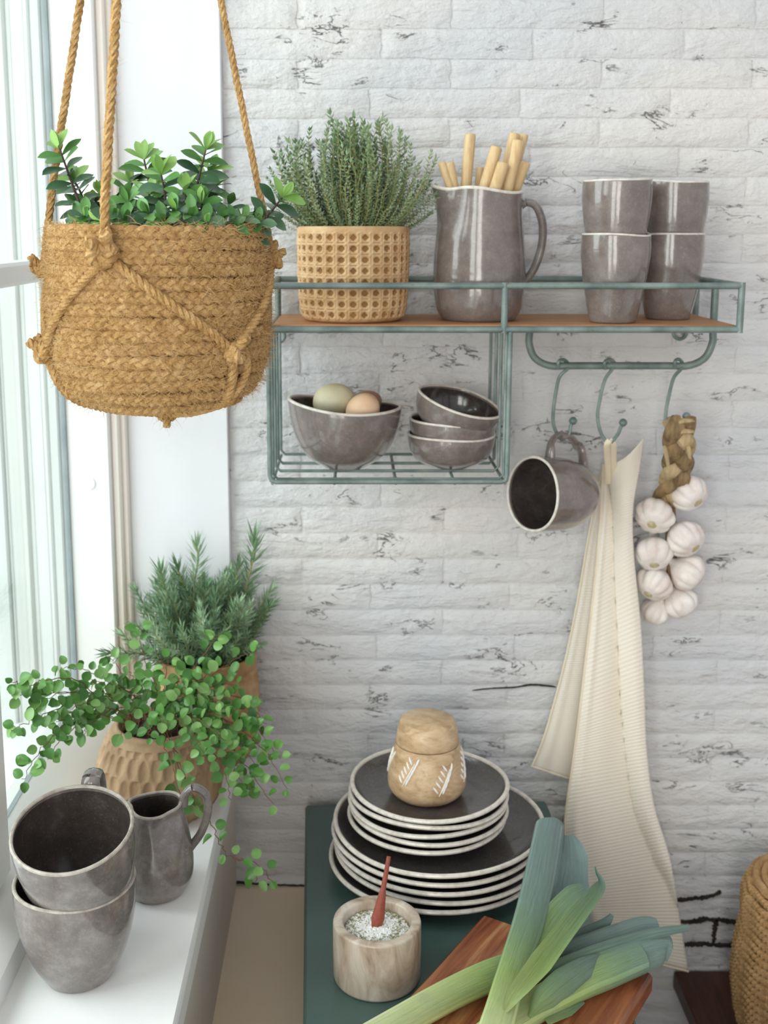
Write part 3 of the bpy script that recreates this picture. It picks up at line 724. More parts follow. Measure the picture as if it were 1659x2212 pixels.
# ================================================================== salt pot, board, leeks
sc_ = V((at(814, 2095, 1.172).x, 1.172 - 1.6, GREEN)); sp = thing('marble_salt_pot', 'beige veined marble pot filled with coarse salt', 'pot', sc_)
m = MB(); m.lathe([(.0005, .0), (.0455, 0), (.0478, .0012), (.0488, .004), (.0492, .030), (.0492, .066), (.0486, .0682), (.0475, .069), (.0395, .069), (.0382, .0682), (.0376, .066), (.0370, .030), (.0005, .030)], 72, sc_)
m.build('pot_body', MT['marble'], sp, ang=50)
rs = random.Random(5); m = MB(); zt = .057
m.lathe([(.0368, zt - .004), (.03, zt), (.018, zt + .0035), (.0005, zt + .0045)], 40, sc_)
for i in range(1500):
    a = rs.uniform(0, 2 * PI); r = .0355 * math.sqrt(rs.random()); s = rs.uniform(.0006, .0017); z = zt - .0015 + .0055 * (1 - (r / .037) ** 2) + rs.uniform(0, .0012)
    Mx = Matrix.Translation(sc_ + V((r * math.cos(a), r * math.sin(a), z))) @ Quaternion((rs.random(), rs.random(), rs.random(), rs.random())).normalized().to_matrix().to_4x4()
    m.box((-s, -s * .8, -s * .7), (s, s * .8, s * .7), M=Mx)
salt = m.build('coarse_salt', MT['salt'], None, smooth=False, origin=sc_ + V((0, 0, zt))); props(salt, 'coarse white salt with dried herbs heaped in the marble pot', 'salt', kind='stuff')
m = MB()
for i in range(330):
    a = rs.uniform(0, 2 * PI); r = .036 * math.sqrt(rs.random()) ; r = r if rs.random() < .4 else rs.uniform(.024, .0362); L = rs.uniform(.0015, .004); z = zt + .0005 + .0052 * (1 - (r / .037) ** 2) + rs.uniform(.0004, .002)
    p = sc_ + V((r * math.cos(a), r * math.sin(a), z)); d = V((rs.uniform(-1, 1), rs.uniform(-1, 1), rs.uniform(-.15, .25))).normalized() * L
    m.tube([p - d / 2, p + d / 2], .00035, 4)
m.build('dried_herbs', MT['herb'], salt, smooth=False)
m = MB(); S = [at(812, 2006, 1.170), at(818, 1975, 1.172), at(826, 1930, 1.178), at(834, 1885, 1.184), at(840, 1850, 1.190)]
P = catmull(S, 5); m.tube(P, [.0035 + .0040 * max(0, 1 - abs(i - 4) / 7) if i < 11 else .0030 - .0006 * (i - 11) / 9 for i in range(len(P))], 10, flat=.5, up=(0, 1, .2))
props(m.build('wooden_spoon', MT['spoon'], None, origin=S[0]), 'small red-brown wooden spoon stuck in the salt', 'spoon')

BT = GREEN + .024
A0 = on(1044, 1973, BT); ux = V((.843, -.539, 0)).normalized(); uy = V((-.539, -.843, 0)).normalized()
Mb = Matrix.Identity(4)
for i in range(3): Mb[i][0] = ux[i]; Mb[i][1] = -uy[i]; Mb[i][2] = (0, 0, 1)[i]; Mb[i][3] = A0[i]
m = MB(); m.rbox((0, -.36, -.0235), (.207, 0, 0), .0035, M=Mb); inv = Mb.inverted()
m.attr('u', [(inv @ p).x + (inv @ p).z * .5 for p in m.v]); m.attr('v', [(inv @ p).y for p in m.v])
props(m.build('chopping_board', MT['board'], None, origin=A0), 'striped reddish acacia chopping board under the leeks', 'board')

def lk_tube(par, name, pts, rad, t0, t1, n=20, flat=1.0, sm=6, ell=None, up=None):
    P = catmull(pts, sm); N = len(P); mb = MB(); R = [lerpl([(k / (len(rad) - 1), r) for k, r in enumerate(rad)], i / (N - 1)) for i in range(N)]
    mb.tube(P, R, n, flat=flat, up=up, caps=True)
    mb.attr('t', [t0 + (t1 - t0) * i / (N - 1) for i in range(N) for k in range(n)]); mb.attr('u', [.5 + .5 * math.cos(2 * PI * k / n) + .2 * math.sin(4 * PI * k / n) for i in range(N) for k in range(n)])
    return mb.build(name, MT['leek'], par)
def lk_leaf(par, pts, wid, t0, t1, nrm=(0, -.6, .8), fold=.35, sm=6, wav=0, twist=0, th=.0012):
    P = catmull(pts, sm); N = len(P); mb = MB(); nrm = V(nrm).normalized(); nu = 7; rows = []; T = []; U = []
    top = []
    for i, p in enumerate(P):
        q = i / (N - 1); t = (P[min(i + 1, N - 1)] - P[max(i - 1, 0)]).normalized(); s = t.cross(nrm).normalized(); s = Quaternion(t, twist * q) @ s; b = s.cross(t)
        w_ = lerpl([(k / (len(wid) - 1), r) for k, r in enumerate(wid)], q); row = []
        for k in range(nu):
            a = (k / (nu - 1) - .5) * 2
            row.append(p + s * a * w_ + b * (fold * w_ * a * a + wav * math.sin(q * 14 + a * 2) * abs(a)))
        rows.append((row, b))
    R1 = [[p + b * th / 2 for p in r] for r, b in rows]; R2 = [[p - b * th / 2 for p in r] for r, b in rows]
    full = [a + bb[::-1] for a, bb in zip(R1, R2)]
    mb.quadgrid(full, cu=True); k0 = len(mb.v) - len(full[0])
    mb.f.append(tuple(range(len(full[0]) - 1, -1, -1))); mb.f.append(tuple(k0 + i for i in range(len(full[0])))); mb.m += [0, 0]
    mb.attr('t', [t0 + (t1 - t0) * i / (N - 1) for i in range(N) for k in range(2 * nu)]); mb.attr('u', [(k if k < nu else 2 * nu - 1 - k) / nu for i in range(N) for k in range(2 * nu)])
    return mb.build('leaf', MT['leek'], par, ang=60)
zB_ = BT + .016
# leek lying from lower left to the right, under the upright one
L = thing('leek', 'leek with pale stalk reaching to the lower left across the board', 'leek', on(976, 2143, BT), 'leeks on the chopping board')
lk_tube(L, 'stalk', [on(745, 2275, zB_ + .002), on(855, 2213, zB_ + .002), on(976, 2146, zB_ + .001), on(1070, 2104, zB_), on(1150, 2082, zB_), on(1240, 2060, zB_)], [.0150, .0155, .0160, .0165, .0165, .0120], .02, .72)
lk_leaf(L, [on(1150, 2092, zB_ + .004), on(1230, 2062, zB_ + .008), on(1330, 2025, zB_ + .012), on(1392, 2004, zB_ + .013), on(1424, 2003, zB_ + .012)], [.014, .0165, .0160, .0150, .0125], .62, 1.0, fold=-.45)
lk_leaf(L, [on(1160, 2100, zB_ + .014), on(1290, 2050, zB_ + .018), on(1400, 2017, zB_ + .022), on(1487, 2003, zB_ + .024)], [.0050, .0065, .0062, .0035], .55, .8, fold=-.5)
lk_leaf(L, [on(1180, 2068, zB_ + .0), on(1260, 2020, zB_ + .004), on(1305, 1995, zB_ + .012), on(1322, 1976, zB_ + .02)], [.010, .009, .006, .0025], .66, .95, fold=-.4)
lk_leaf(L, [on(1330, 2050, zB_), on(1400, 2034, zB_ + .002), on(1452, 2033, zB_ + .0)], [.008, .010, .007], .7, 1.0, fold=-.4)
# leek in front on the right
L = thing('leek', 'leek with thick green leaves pointing right at the board edge', 'leek', on(1290, 2105, BT), 'leeks on the chopping board')
lk_tube(L, 'stalk', [on(985, 2300, zB_), on(1070, 2228, zB_), on(1159, 2172, zB_), on(1240, 2128, zB_), on(1310, 2098, zB_ + .001), on(1380, 2070, zB_ + .002)], [.0155, .016, .0165, .0175, .018, .0165], .10, .62)
lk_leaf(L, [on(1245, 2112, zB_ + .010), on(1310, 2082, zB_ + .015), on(1375, 2055, zB_ + .016), on(1430, 2036, zB_ + .013), on(1452, 2040, zB_ + .008)], [.013, .0185, .0195, .0185, .0150], .48, .86, fold=-.75)
lk_leaf(L, [on(1143, 2196, zB_ + .018), on(1180, 2150, zB_ + .024), on(1225, 2112, zB_ + .026), on(1270, 2082, zB_ + .022), on(1300, 2064, zB_ + .016)], [.002, .0120, .0140, .0110, .005], .40, .72, fold=-.5)
lk_leaf(L, [on(1180, 2206, zB_ - .004), on(1230, 2180, zB_ - .008), on(1262, 2166, zB_ - .009)], [.004, .006, .001], .4, .6, fold=-.3)
# upright leek leaning over both
L = thing('leek', 'leek pointing away up past the plates, lying over the other leeks', 'leek', on(1102, 2100, BT + .03), 'leeks on the chopping board')
za = BT + .049
lk_tube(L, 'stalk', [on(1030, 2330, za - .006), on(1074, 2212, za - .002), on(1104, 2105, za), on(1140, 2000, za + .010), on(1165, 1900, za + .024), on(1186, 1788, za + .036)], [.0165, .0165, .0150, .0172, .0180, .0168], .06, .96, flat=.85, up=(0, -.5, 1))
lk_leaf(L, [on(1150, 1990, za + .012), on(1176, 1890, za + .026), on(1192, 1800, za + .040), on(1199, 1767, za + .043)], [.014, .0155, .0150, .0125], .74, 1.0, fold=-.5)
lk_leaf(L, [on(1090, 2185, za + .010), on(1118, 2142, za + .016), on(1160, 2090, za + .016), on(1205, 2030, za + .018), on(1250, 1972, za + .024), on(1285, 1928, za + .030), on(1297, 1908, za + .034), on(1288, 1888, za + .040), on(1284, 1872, za + .046)], [.003, .0085, .0115, .0105, .0090, .0075, .0042, .0020, .0008], .26, .76, fold=.75, twist=.35)
lk_leaf(L, [on(1165, 2040, za + .002), on(1210, 1985, za + .008), on(1245, 1945, za + .016), on(1268, 1925, za + .020)], [.012, .019, .017, .010], .42, .62, fold=.25)
lk_leaf(L, [on(1172, 2030, za - .012), on(1215, 1960, za - .004), on(1228, 1900, za + .006), on(1232, 1850, za + .018), on(1228, 1806, za + .030)], [.014, .030, .0225, .0200, .008], .74, 1.0, fold=.15, wav=.003)

# ================================================================== towel
tw = thing('tea_towel', 'cream waffle cotton tea towel hanging by its loop', 'towel', at(1330, 1500, 1.57))
def clothpart(name, left, right, d0, foldfn, topdip=None, nv=90, nu=44, hem=True):
    def curve(c):
        P = catmull([(x, y, 0) for x, y in c], 8); return P
    Lc, Rc = curve(left), curve(right)
    def sample(P, v):
        f = v * (len(P) - 1); i = min(int(f), len(P) - 2); return P[i].lerp(P[i + 1], f - i)
    rows = []; uu = []; vv = []
    for j in range(nv + 1):
        v = j / nv; a, b = sample(Lc, v), sample(Rc, v); row = []
        for k in range(nu + 1):
            u = k / nu; p = a.lerp(b, u); sag = (topdip(u, v) if topdip else 0)
            row.append(at(p.x, p.y + sag, d0 + foldfn(u, v))); uu.append(u * (.10 + .16 * v)); vv.append(v * .66)
        rows.append(row)
    mb = MB(); mb.quadgrid(rows); mb.attr('u', uu); mb.attr('v', vv); o = mb.build(name, MT['towel'], tw, ang=None)
    md = o.modifiers.new('cloth_thickness', 'SOLIDIFY'); md.thickness = .0014; md.offset = 0
    if hem:
        for nm, ln in (('hem', [rows[-1][k] for k in range(nu + 1)]), ('hem', [rows[j][0] for j in range(nv + 1)])):
            h = MB(); h.tube([p + V((0, -.0006, 0)) for p in ln], .0014, 6); h.build(nm, MT['towelhem'], tw)
    return rows
FL = [(1303, 1003), (1299, 1060), (1297, 1120), (1285, 1250), (1268, 1400), (1250, 1550), (1237, 1650), (1220, 1780), (1228, 1890), (1258, 1975), (1292, 2048)]
FR = [(1391, 945), (1381, 1015), (1367, 1100), (1369, 1200), (1384, 1350), (1392, 1500), (1397, 1620), (1413, 1740), (1446, 1850), (1467, 1975), (1487, 2098)]
def ffold(u, v):
    uc = lerpl([(0, .05), (.08, .18), (.25, .48), (.6, .72), (.8, .86), (1, 1.2)], v)       # running crease
    amp = .020 * (1 - .65 * v)
    if u > uc: k = (u - uc) / max(.15, 1 - uc); f = -amp * math.sin(min(1, k) * PI * .78) - .003
    else: k = u / max(uc, .05); f = .002 - .005 * math.sin(k * PI) * (.4 + v) + .004 * k
    f += -.006 * math.exp(-((u - .12) / .06) ** 2) * min(1, v * 4) * (1 - v * .6)
    f += .0035 * v * math.sin(u * 9 + v * 3)
    return f - .004
clothpart('front_panel', FL, FR, 1.556, ffold, lambda u, v: -(math.sin(u * PI) * -16) * max(0, 1 - v * 8))
BL = [(1302, 1010), (1288, 1075), (1270, 1165), (1247, 1300), (1222, 1420), (1196, 1520), (1172, 1600), (1149, 1655)]
BRr = [(1318, 1010), (1316, 1080), (1312, 1170), (1300, 1300), (1286, 1420), (1276, 1520), (1270, 1610), (1262, 1692)]
clothpart('back_panel', BL, BRr, 1.577, lambda u, v: .004 * math.sin(u * 7 + 1) * v - .005 * math.exp(-((u - .18) / .1) ** 2) * v, None, 60, 20)
for x0, x1, dd in ((1311, 1313, -.002), (1325, 1326, .003)):
    m = MB(); P = catmull([at(1317, 951, 1.498), at(x0, 962, 1.502 + dd), at(x1 - 1, 990, 1.522 + dd), at(x1, 1020, 1.538 + dd), at(x1, 1045, 1.545 + dd)], 5); m.tube(P, .0042, 8, flat=.28, up=(0, 1, .1)); m.build('hanging_loop', MT['towelhem'], tw)

# ================================================================== garlic
ga = thing('garlic_braid', 'braid of white garlic bulbs hanging from the right hook', 'garlic', at(1450, 1100, 1.56))
def plait(par, name, pts, A, B, per, r, mats, n=8, flat=.6):
    P = catmull(pts, 10); L = [0]
    for a, b in zip(P, P[1:]): L.append(L[-1] + (b - a).length)
    for k in range(3):
        path = []; rad = []
        for i, p in enumerate(P):
            t = (P[min(i + 1, len(P) - 1)] - P[max(i - 1, 0)]).normalized(); f = V((0, -1, 0)); s = t.cross(f).normalized(); th = 2 * PI * (L[i] / per + k / 3)
            path.append(p + s * A * math.sin(th) + f * B * math.sin(2 * th)); rad.append(r * (1 + .10 * math.sin(i * .35 + k * 2)))
        m = MB(); m.tube(path, rad, n, flat=flat, up=(0, -1, 0)); m.build(name, mats[k % len(mats)], par)
plait(ga, 'braided_stalk', [at(1468, 906, 1.490), at(1467, 950, 1.494), at(1463, 1000, 1.515), at(1452, 1050, 1.545), at(1440, 1085, 1.562)], .0110, .006, .105, .0118, [MT['straw'], MT['strawpale'], MT['straw']])
for a, b, r in (((1458, 914), (1498, 908), .004), ((1462, 934), (1497, 932), .0042), ((1436, 965), (1444, 1010), .004), ((1486, 960), (1490, 990), .003)):
    m = MB(); m.tube([at(*a, 1.488), at((a[0] + b[0]) / 2, (a[1] + b[1]) / 2 - 2, 1.478), at(*b, 1.484)], [r, r * 1.1, r * .8], 8, flat=.6); m.build('stalk_end', MT['strawpale'], ga)
m = MB(); m.tube(catmull([at(1446, 1080, 1.568), at(1450, 1180, 1.572), at(1448, 1320, 1.575)], 6), .008, 8); m.build('centre_stalk', MT['straw'], ga)
def bulb(px, py, d, R, root, k):
    c = at(px, py, d); ax = -V(root).normalized(); q = V((0, 0, 1)).rotation_difference(ax).to_matrix(); nc = 8 + k % 3; ph = k * 1.3
    rg = random.Random(k); vary = [rg.uniform(.6, 1.25) for _ in range(nc)]
    prof = cat2([(.006, -.70 * R), (.30 * R, -.76 * R), (.72 * R, -.60 * R), (.99 * R, -.10 * R), (.90 * R, .36 * R), (.55 * R, .74 * R), (.26 * R, .98 * R), (.16 * R, 1.25 * R), (.13 * R, 1.4 * R)], 4)
    def fn(th, r, z):
        s = (th + ph) / (2 * PI) * nc; i = int(s) % nc; f = s - int(s); lob = math.sin(PI * f) ** .6 * vary[i]
        w_ = max(0, 1 - abs(z + .05 * R) / (1.05 * R)); rr = r * (1 - .17 * w_ + .24 * w_ * lob); return V((rr * math.cos(th), rr * math.sin(th), z))
    m = MB(); m.lathe([(.0003, -.69 * R)] + prof + [(.0003, 1.4 * R)], 72, c, fn, M=q); o = m.build('garlic_bulb', MT['garlic'], ga, ang=None)
    m = MB(); m.lathe([(.0003, -.79 * R), (.20 * R, -.78 * R), (.29 * R, -.74 * R), (.32 * R, -.68 * R)], 20, c, M=q); m.build('root_plate', MT['garlicroot'], o)
for k, b in enumerate([(1488, 1066, 1.548, .0262, (.45, -.72, -.5)), (1414, 1114, 1.548, .0262, (-.38, -.80, -.45)), (1481, 1164, 1.546, .0268, (.50, -.70, -.48)), (1412, 1196, 1.548, .0258, (-.1, -.70, -.6)),
                       (1486, 1238, 1.556, .0256, (.75, -.35, -.5)), (1413, 1262, 1.554, .0252, (-.55, -.55, -.6)), (1469, 1303, 1.565, .0240, (.5, -.2, -.8)), (1416, 1322, 1.570, .0205, (-.3, .1, -.95))]): bulb(*b, k)

# ================================================================== lidded basket on the right
lb = V((at(1764, 2050, 1.43).x, 1.43 - 1.6, BENCH)); bs = thing('lidded_basket', 'tan coiled seagrass basket with lid at the right edge', 'basket', lb)
zl0 = .205
def coils(par, prof, z0, z1, h, c, R_, name='coil', mat='seagrass', pitch=.022):
    n = int((z1 - z0) / h)
    for i in range(n + 1):
        z = z0 + (z1 - z0) * i / max(1, n); r = lerpl(prof, z); m = MB(); N = 96
        for k in range(2):
            m.tube([c + V(((r + R_ * .45 * math.cos(2 * PI * (j / N * 40 + k / 2))) * math.cos(2 * PI * j / N), (r + R_ * .45 * math.cos(2 * PI * (j / N * 40 + k / 2))) * math.sin(2 * PI * j / N), z + R_ * .45 * math.sin(2 * PI * (j / N * 40 + k / 2)))) for j in range(N)], R_ * .72, 6, closed=True)
        m.build(name, MT[mat], par)
BP = [(0, .082), (.04, .098), (.09, .105), (.14, .103), (.18, .096), (.205, .092)]
coils(bs, BP, .006, .178, .0105, lb, .0060)
m = MB(); m.lathe([(.0005, .002)] + [(b - .004, a + .002) for a, b in BP[:-1]], 48, lb); m.build('lining', MT['seagrass'], bs)
lb = lb - V((0, 0, .022)); lid = thing('lid', None, None, lb + V((0, 0, .21))); lid.parent = bs; lid.location = (0, 0, .188)
LP = [(.212, .0965), (.225, .0975), (.245, .0970), (.257, .092)]
coils(lid, LP, .213, .257, .0105, lb, .0060)
for i in range(8):
    r = .083 - i * .0105; m = MB(); N = 72
    if r < .01: break
    m.tube([lb + V((r * math.cos(2 * PI * j / N), r * math.sin(2 * PI * j / N), .264 + i * .0010 + .001 * math.sin(j * PI / 2))) for j in range(N)], .0062, 6, closed=True); m.build('coil', MT['seagrass'], lid)
m = MB(); m.lathe([(.094, .21), (.09, .255), (.05, .262), (.0005, .266)], 40, lb); m.build('lid_lining', MT['seagrass'], lid)

# ================================================================== hanging planter
HD = 1.08; hc = V((at(346, 700, HD).x, HD - 1.6, 0)); zr = at(346, 490, HD).z; zbot = at(346, 872, HD).z
hp_ = thing('hanging_planter', 'golden jute rope basket hanging by three ropes at the window', 'planter', V((hc.x, hc.y, zbot)))
HP = [(-.164, .050), (-.160, .066), (-.152, .0795), (-.140, .0885), (-.122, .0945), (-.095, .0975), (-.06, .0975), (-.03, .0955), (0, .0930)]
def hrad(z): return lerpl(HP, z)
def hpt(th, z, off=0): r = hrad(z) + off; return V((hc.x + r * math.cos(th), hc.y + r * math.sin(th), zr + z))
m = MB(); m.lathe([(.0005, -.158)] + [(max(.001, r - .0055), z) for z, r in HP] + [(.080, -.002), (.080, -.03), (.0005, -.03)], 48, V((hc.x, hc.y, zr))); m.build('inner_wall', MT['jute'], hp_)
rh = random.Random(21); NC = 15
for i in range(NC):
    z = -.0045 - i * (.1535 / (NC - 1)); r0 = hrad(z); m = MB(); N = 250; per = 21 + rh.randint(-2, 2); ph = rh.uniform(0, 6)
    sl = (hrad(z + .004) - hrad(z - .004)) / .008; nz = V((1, 0, -sl)).normalized(); tz = V((sl, 0, 1)).normalized()
    for k in range(3):
        path = []; rad = []
        for j in range(N):
            th = 2 * PI * j / N; a = per * th + 2 * PI * k / 3 + ph
            lat = .0034 * math.sin(a); dep = .0020 * math.sin(2 * a) + .0006 * math.sin(5 * th + ph)
            rr = r0 + dep * nz.x + lat * tz.x; path.append(V((hc.x + rr * math.cos(th), hc.y + rr * math.sin(th), zr + z + lat * tz.z + dep * nz.z + .0008 * math.sin(3 * th + ph)))); rad.append(.0034)
        m.tube(path, rad, 6, closed=True)
    m.build('rope_coil', MT['jute'], hp_)
# hanger: three ropes to a knot under the batten, net of ropes around the basket
TOP = V((hc.x, hc.y, 2.175)); thF, thL, thR = -PI / 2 - .27, PI - .05, .12
def knot(c, R_, out):
    c = V(c); out = V(out).normalized(); m = MB(); s = V((0, 0, 1)); sd = out.cross(s).normalized()
    rk = random.Random(int(abs(c.x) * 1e4))
    for k in range(3):
        n = (out + V((rk.uniform(-.6, .6), rk.uniform(-.6, .6), rk.uniform(-.8, .8)))).normalized(); a = n.orthogonal().normalized(); b = n.cross(a)
        rope(m, [c + (a * math.cos(t) * 1.0 + b * math.sin(t) * .85) * R_ * .55 + out * R_ * .25 * (k - .6) for t in [2 * PI * j / 14 for j in range(15)]], R_ * .42, .016)
    for k in range(2):
        d = (V((rk.uniform(-.7, .7), rk.uniform(-.7, .7), rk.uniform(.2, 1))) + out * .8).normalized(); rope(m, [c + d * R_ * .2, c + d * R_ * 1.5 + V((0, 0, .002))], R_ * .38, .014)
    m.build('knot', MT['jute'], hp_)
def ropep(name, pts, R_, pitch=.016):
    m = MB(); rope(m, catmull(pts, 10), R_, pitch); return m.build(name, MT['jute'], hp_)
kz = -.025
kF, kL, kR = hpt(thF, -.022, .011), hpt(thL, -.038, .012), hpt(thR, -.030, .010)
ropep('hanging_rope', [TOP, TOP.lerp(kF, .5), TOP.lerp(hpt(thF, .01, .010), .93), hpt(thF, .004, .0095), kF], .0043, .024)
ropep('hanging_rope', [TOP, TOP.lerp(kL, .5), TOP.lerp(hpt(thL, .02, .006), .93), hpt(thL, .002, .0085), kL], .0038, .022)
ropep('hanging_rope', [TOP, TOP.lerp(kR, .5), TOP.lerp(hpt(thR, .02, .003), .93), hpt(thR, .0, .0075), kR], .0033, .020)
for kk, th in ((kF, thF), (kL, thL), (kR, thR)): knot(kk, .0105 if th != thF else .0150, (math.cos(th), math.sin(th), 0))
th1, th2, th3 = -PI / 2 - 1.22, -PI / 2 + .80, PI / 2 - .2
lo1, lo2, lo3 = hpt(th1, -.112, .009), hpt(th2, -.108, .010), hpt(th3, -.11, .009)
def arc(a, za, b, zb, n=7, off=.0068): return [hpt(a + (b - a) * k / n, za + (zb - za) * k / n, off) for k in range(n + 1)]
ropep('net_rope', arc(thF, -.026, th1, -.110), .0040); ropep('net_rope', arc(thF + .03, -.026, th2, -.106), .0045, .02)
ropep('net_rope', arc(thR, -.034, th2, -.106, 6), .0042); ropep('net_rope', arc(thL - 2 * PI, -.042, th1, -.110, 5), .0036)
ropep('net_rope', arc(thR, -.034, th3, -.11, 6), .0036); ropep('net_rope', arc(thL, -.042, th3, -.11, 6), .0036)
kb = V((hc.x + .006, hc.y - .012, zr - .171))
def down(th): return [hpt(th, -.112, .008), hpt(th + .03, -.128, .007), hpt(th + .06, -.144, .0065), hpt(th + .1, -.155, .006), hpt(th + .1, -.162, .004), V((hc.x + .04 * math.cos(th), hc.y + .04 * math.sin(th), zr - .168)), kb]
for th in (th1, th2, th3): ropep('net_rope', down(th), .0045)
ropep('net_rope', [hpt(th2 + .12, -.104, .008), hpt(th2 + .2, -.125, .007), hpt(th2 + .16, -.145, .0065), hpt(th2 + .1, -.157, .005), kb], .0042)
for c, th in ((lo1, th1), (lo2, th2), (lo3, th3)): knot(c, .0115, (math.cos(th), math.sin(th), 0))
knot(kb, .010, (0, -.4, -1))
m = MB()
for i in range(15000):
    th = rh.uniform(-PI - .25, .25) if rh.random() < .86 else rh.uniform(0, 2 * PI); z = rh.uniform(-.162, .004); p = hpt(th, z, .0038); out = V((math.cos(th), math.sin(th), 0)); tg = V((-math.sin(th), math.cos(th), 0)) * rh.choice((-1, 1))
    hair(m, p, out * rh.uniform(.05, .7) + tg * rh.uniform(.4, 1) + V((0, 0, rh.uniform(-.5, .5))), rh.uniform(.005, .016), rh.uniform(.0003, .0006), rh, .36)
for a, kk in ((TOP, kF), (TOP, kL), (TOP, kR)):
    for i in range(420):
        p = a.lerp(kk, .3 + .7 * rh.random()); hair(m, p + V((rh.uniform(-.003, .003), rh.uniform(-.003, .003), 0)), (rh.uniform(-1, 1), rh.uniform(-1, 1), rh.uniform(-.8, .8)), rh.uniform(.004, .013) * (1.6 if rh.random() < .06 else 1), rh.uniform(.0002, .0004), rh, .35)
for c in (kF, kL, kR, lo1, lo2, kb):
    for i in range(90): hair(m, c, (rh.uniform(-1, 1), rh.uniform(-1, .4), rh.uniform(-1, 1)), rh.uniform(.012, .024), .0004, rh, .4)
o = m.build('loose_fibres', MT['jutefibre'], hp_, smooth=False); o['kind'] = 'stuff'

# ================================================================== leaf helpers
def leaf_mesh(name, mat, L, W, shape, cup=.15, bend=.2, nv=6):
    rows = []
    for i in range(nv + 1):
        q = i / nv; w_ = W * lerpl(shape, q); z = -bend * L * q * q
        rows.append([V((-w_, q * L, z + cup * w_)), V((-w_ * .5, q * L, z + cup * w_ * .28)), V((0, q * L, z)), V((w_ * .5, q * L, z + cup * w_ * .28)), V((w_, q * L, z + cup * w_))])
    mb = MB(); mb.quadgrid(rows); me = bpy.data.meshes.new(name); me.from_pydata(mb.v, [], mb.f); me.materials.append(mat); me.polygons.foreach_set('use_smooth', [True] * len(mb.f)); me.update(); return me
def place_leaf(me, parent, p, d, up, s, name='leaf'):
    d = V(d).normalized(); u = V(up); u = u - d * u.dot(d)
    if u.length < 1e-4: u = d.orthogonal()
    u.normalize(); x = d.cross(u); M = Matrix.Identity(4)
    for i in range(3): M[i][0] = x[i] * s; M[i][1] = d[i] * s; M[i][2] = u[i] * s; M[i][3] = p[i] - ORG[parent.name][i]
    o = bpy.data.objects.new(name, me); COL.objects.link(o); o.parent = parent; o.matrix_local = M; return o
def soil(par, c, r, z):
    m = MB(); m.lathe([(r, z - .012), (r * .98, z), (r * .5, z + .003), (.0005, z + .004)], 28, c); m.build('soil', MT['soil'], par)

# ---------------- shrub in the hanging planter
sh_c = V((hc.x, hc.y, zr - .02)); heb = thing('leafy_shrub', 'leafy green shrub with purple stems growing in the hanging planter', 'plant', sh_c)
soil(heb, V((hc.x, hc.y, 0)), .079, zr - .016)
OB = [(0, .10), (.25, .62), (.55, 1.0), (.78, .86), (.93, .42), (1, .05)]
HL = {k: [leaf_mesh('leaf', MT[k], .0225, .0056 + .0008 * j, OB, .22, .10 + .1 * j, 7) for j in range(2)] for k in ('hebe', 'hebemid', 'hebelight')}
rl = random.Random(8); nleaf = 0
HS = [((122, 302), (196, 478), -.02, 1.0), ((152, 372), (190, 470), .03, .9), ((308, 326), (318, 480), .03, 1.05), ((345, 358), (352, 480), -.045, 1.0), ((449, 305), (392, 480), .0, 1.0), ((474, 388), (430, 478), .03, .9),
      ((622, 412), (528, 492), -.01, .95), ((212, 405), (235, 480), .02, .85), ((268, 418), (282, 482), -.03, .85), ((256, 428), (240, 482), .05, .8), ((400, 392), (390, 478), -.05, .9), ((438, 420), (430, 482), -.055, .85),
      ((498, 425), (475, 484), .01, .8), ((375, 440), (378, 484), -.07, .8), ((415, 455), (418, 486), -.075, .8), ((315, 448), (322, 484), -.07, .8), ((478, 462), (470, 488), -.06, .75), ((180, 455), (200, 484), -.05, .8), ((530, 455), (510, 490), -.04, .75), ((345, 410), (350, 482), .02, .9), ((285, 380), (295, 482), .05, .95), ((215, 462), (222, 486), -.06, .8), ((250, 458), (255, 486), -.07, .8), ((160, 430), (185, 480), .01, .85), ((445, 468), (440, 488), -.078, .7), ((350, 468), (352, 488), -.08, .75), ((515, 470), (500, 490), -.06, .7), ((560, 450), (535, 490), .02, .8), ((400, 430), (410, 484), .05, .9), ((460, 350), (420, 480), .05, .9), ((228, 440), (226, 484), -.02, .9), ((165, 465), (180, 486), -.03, .8), ((270, 462), (270, 488), -.075, .8), ((325, 400), (330, 484), -.02, .95), ((430, 380), (415, 482), .03, .95), ((560, 468), (540, 492), -.03, .75), ((200, 425), (205, 482), .04, .9)]
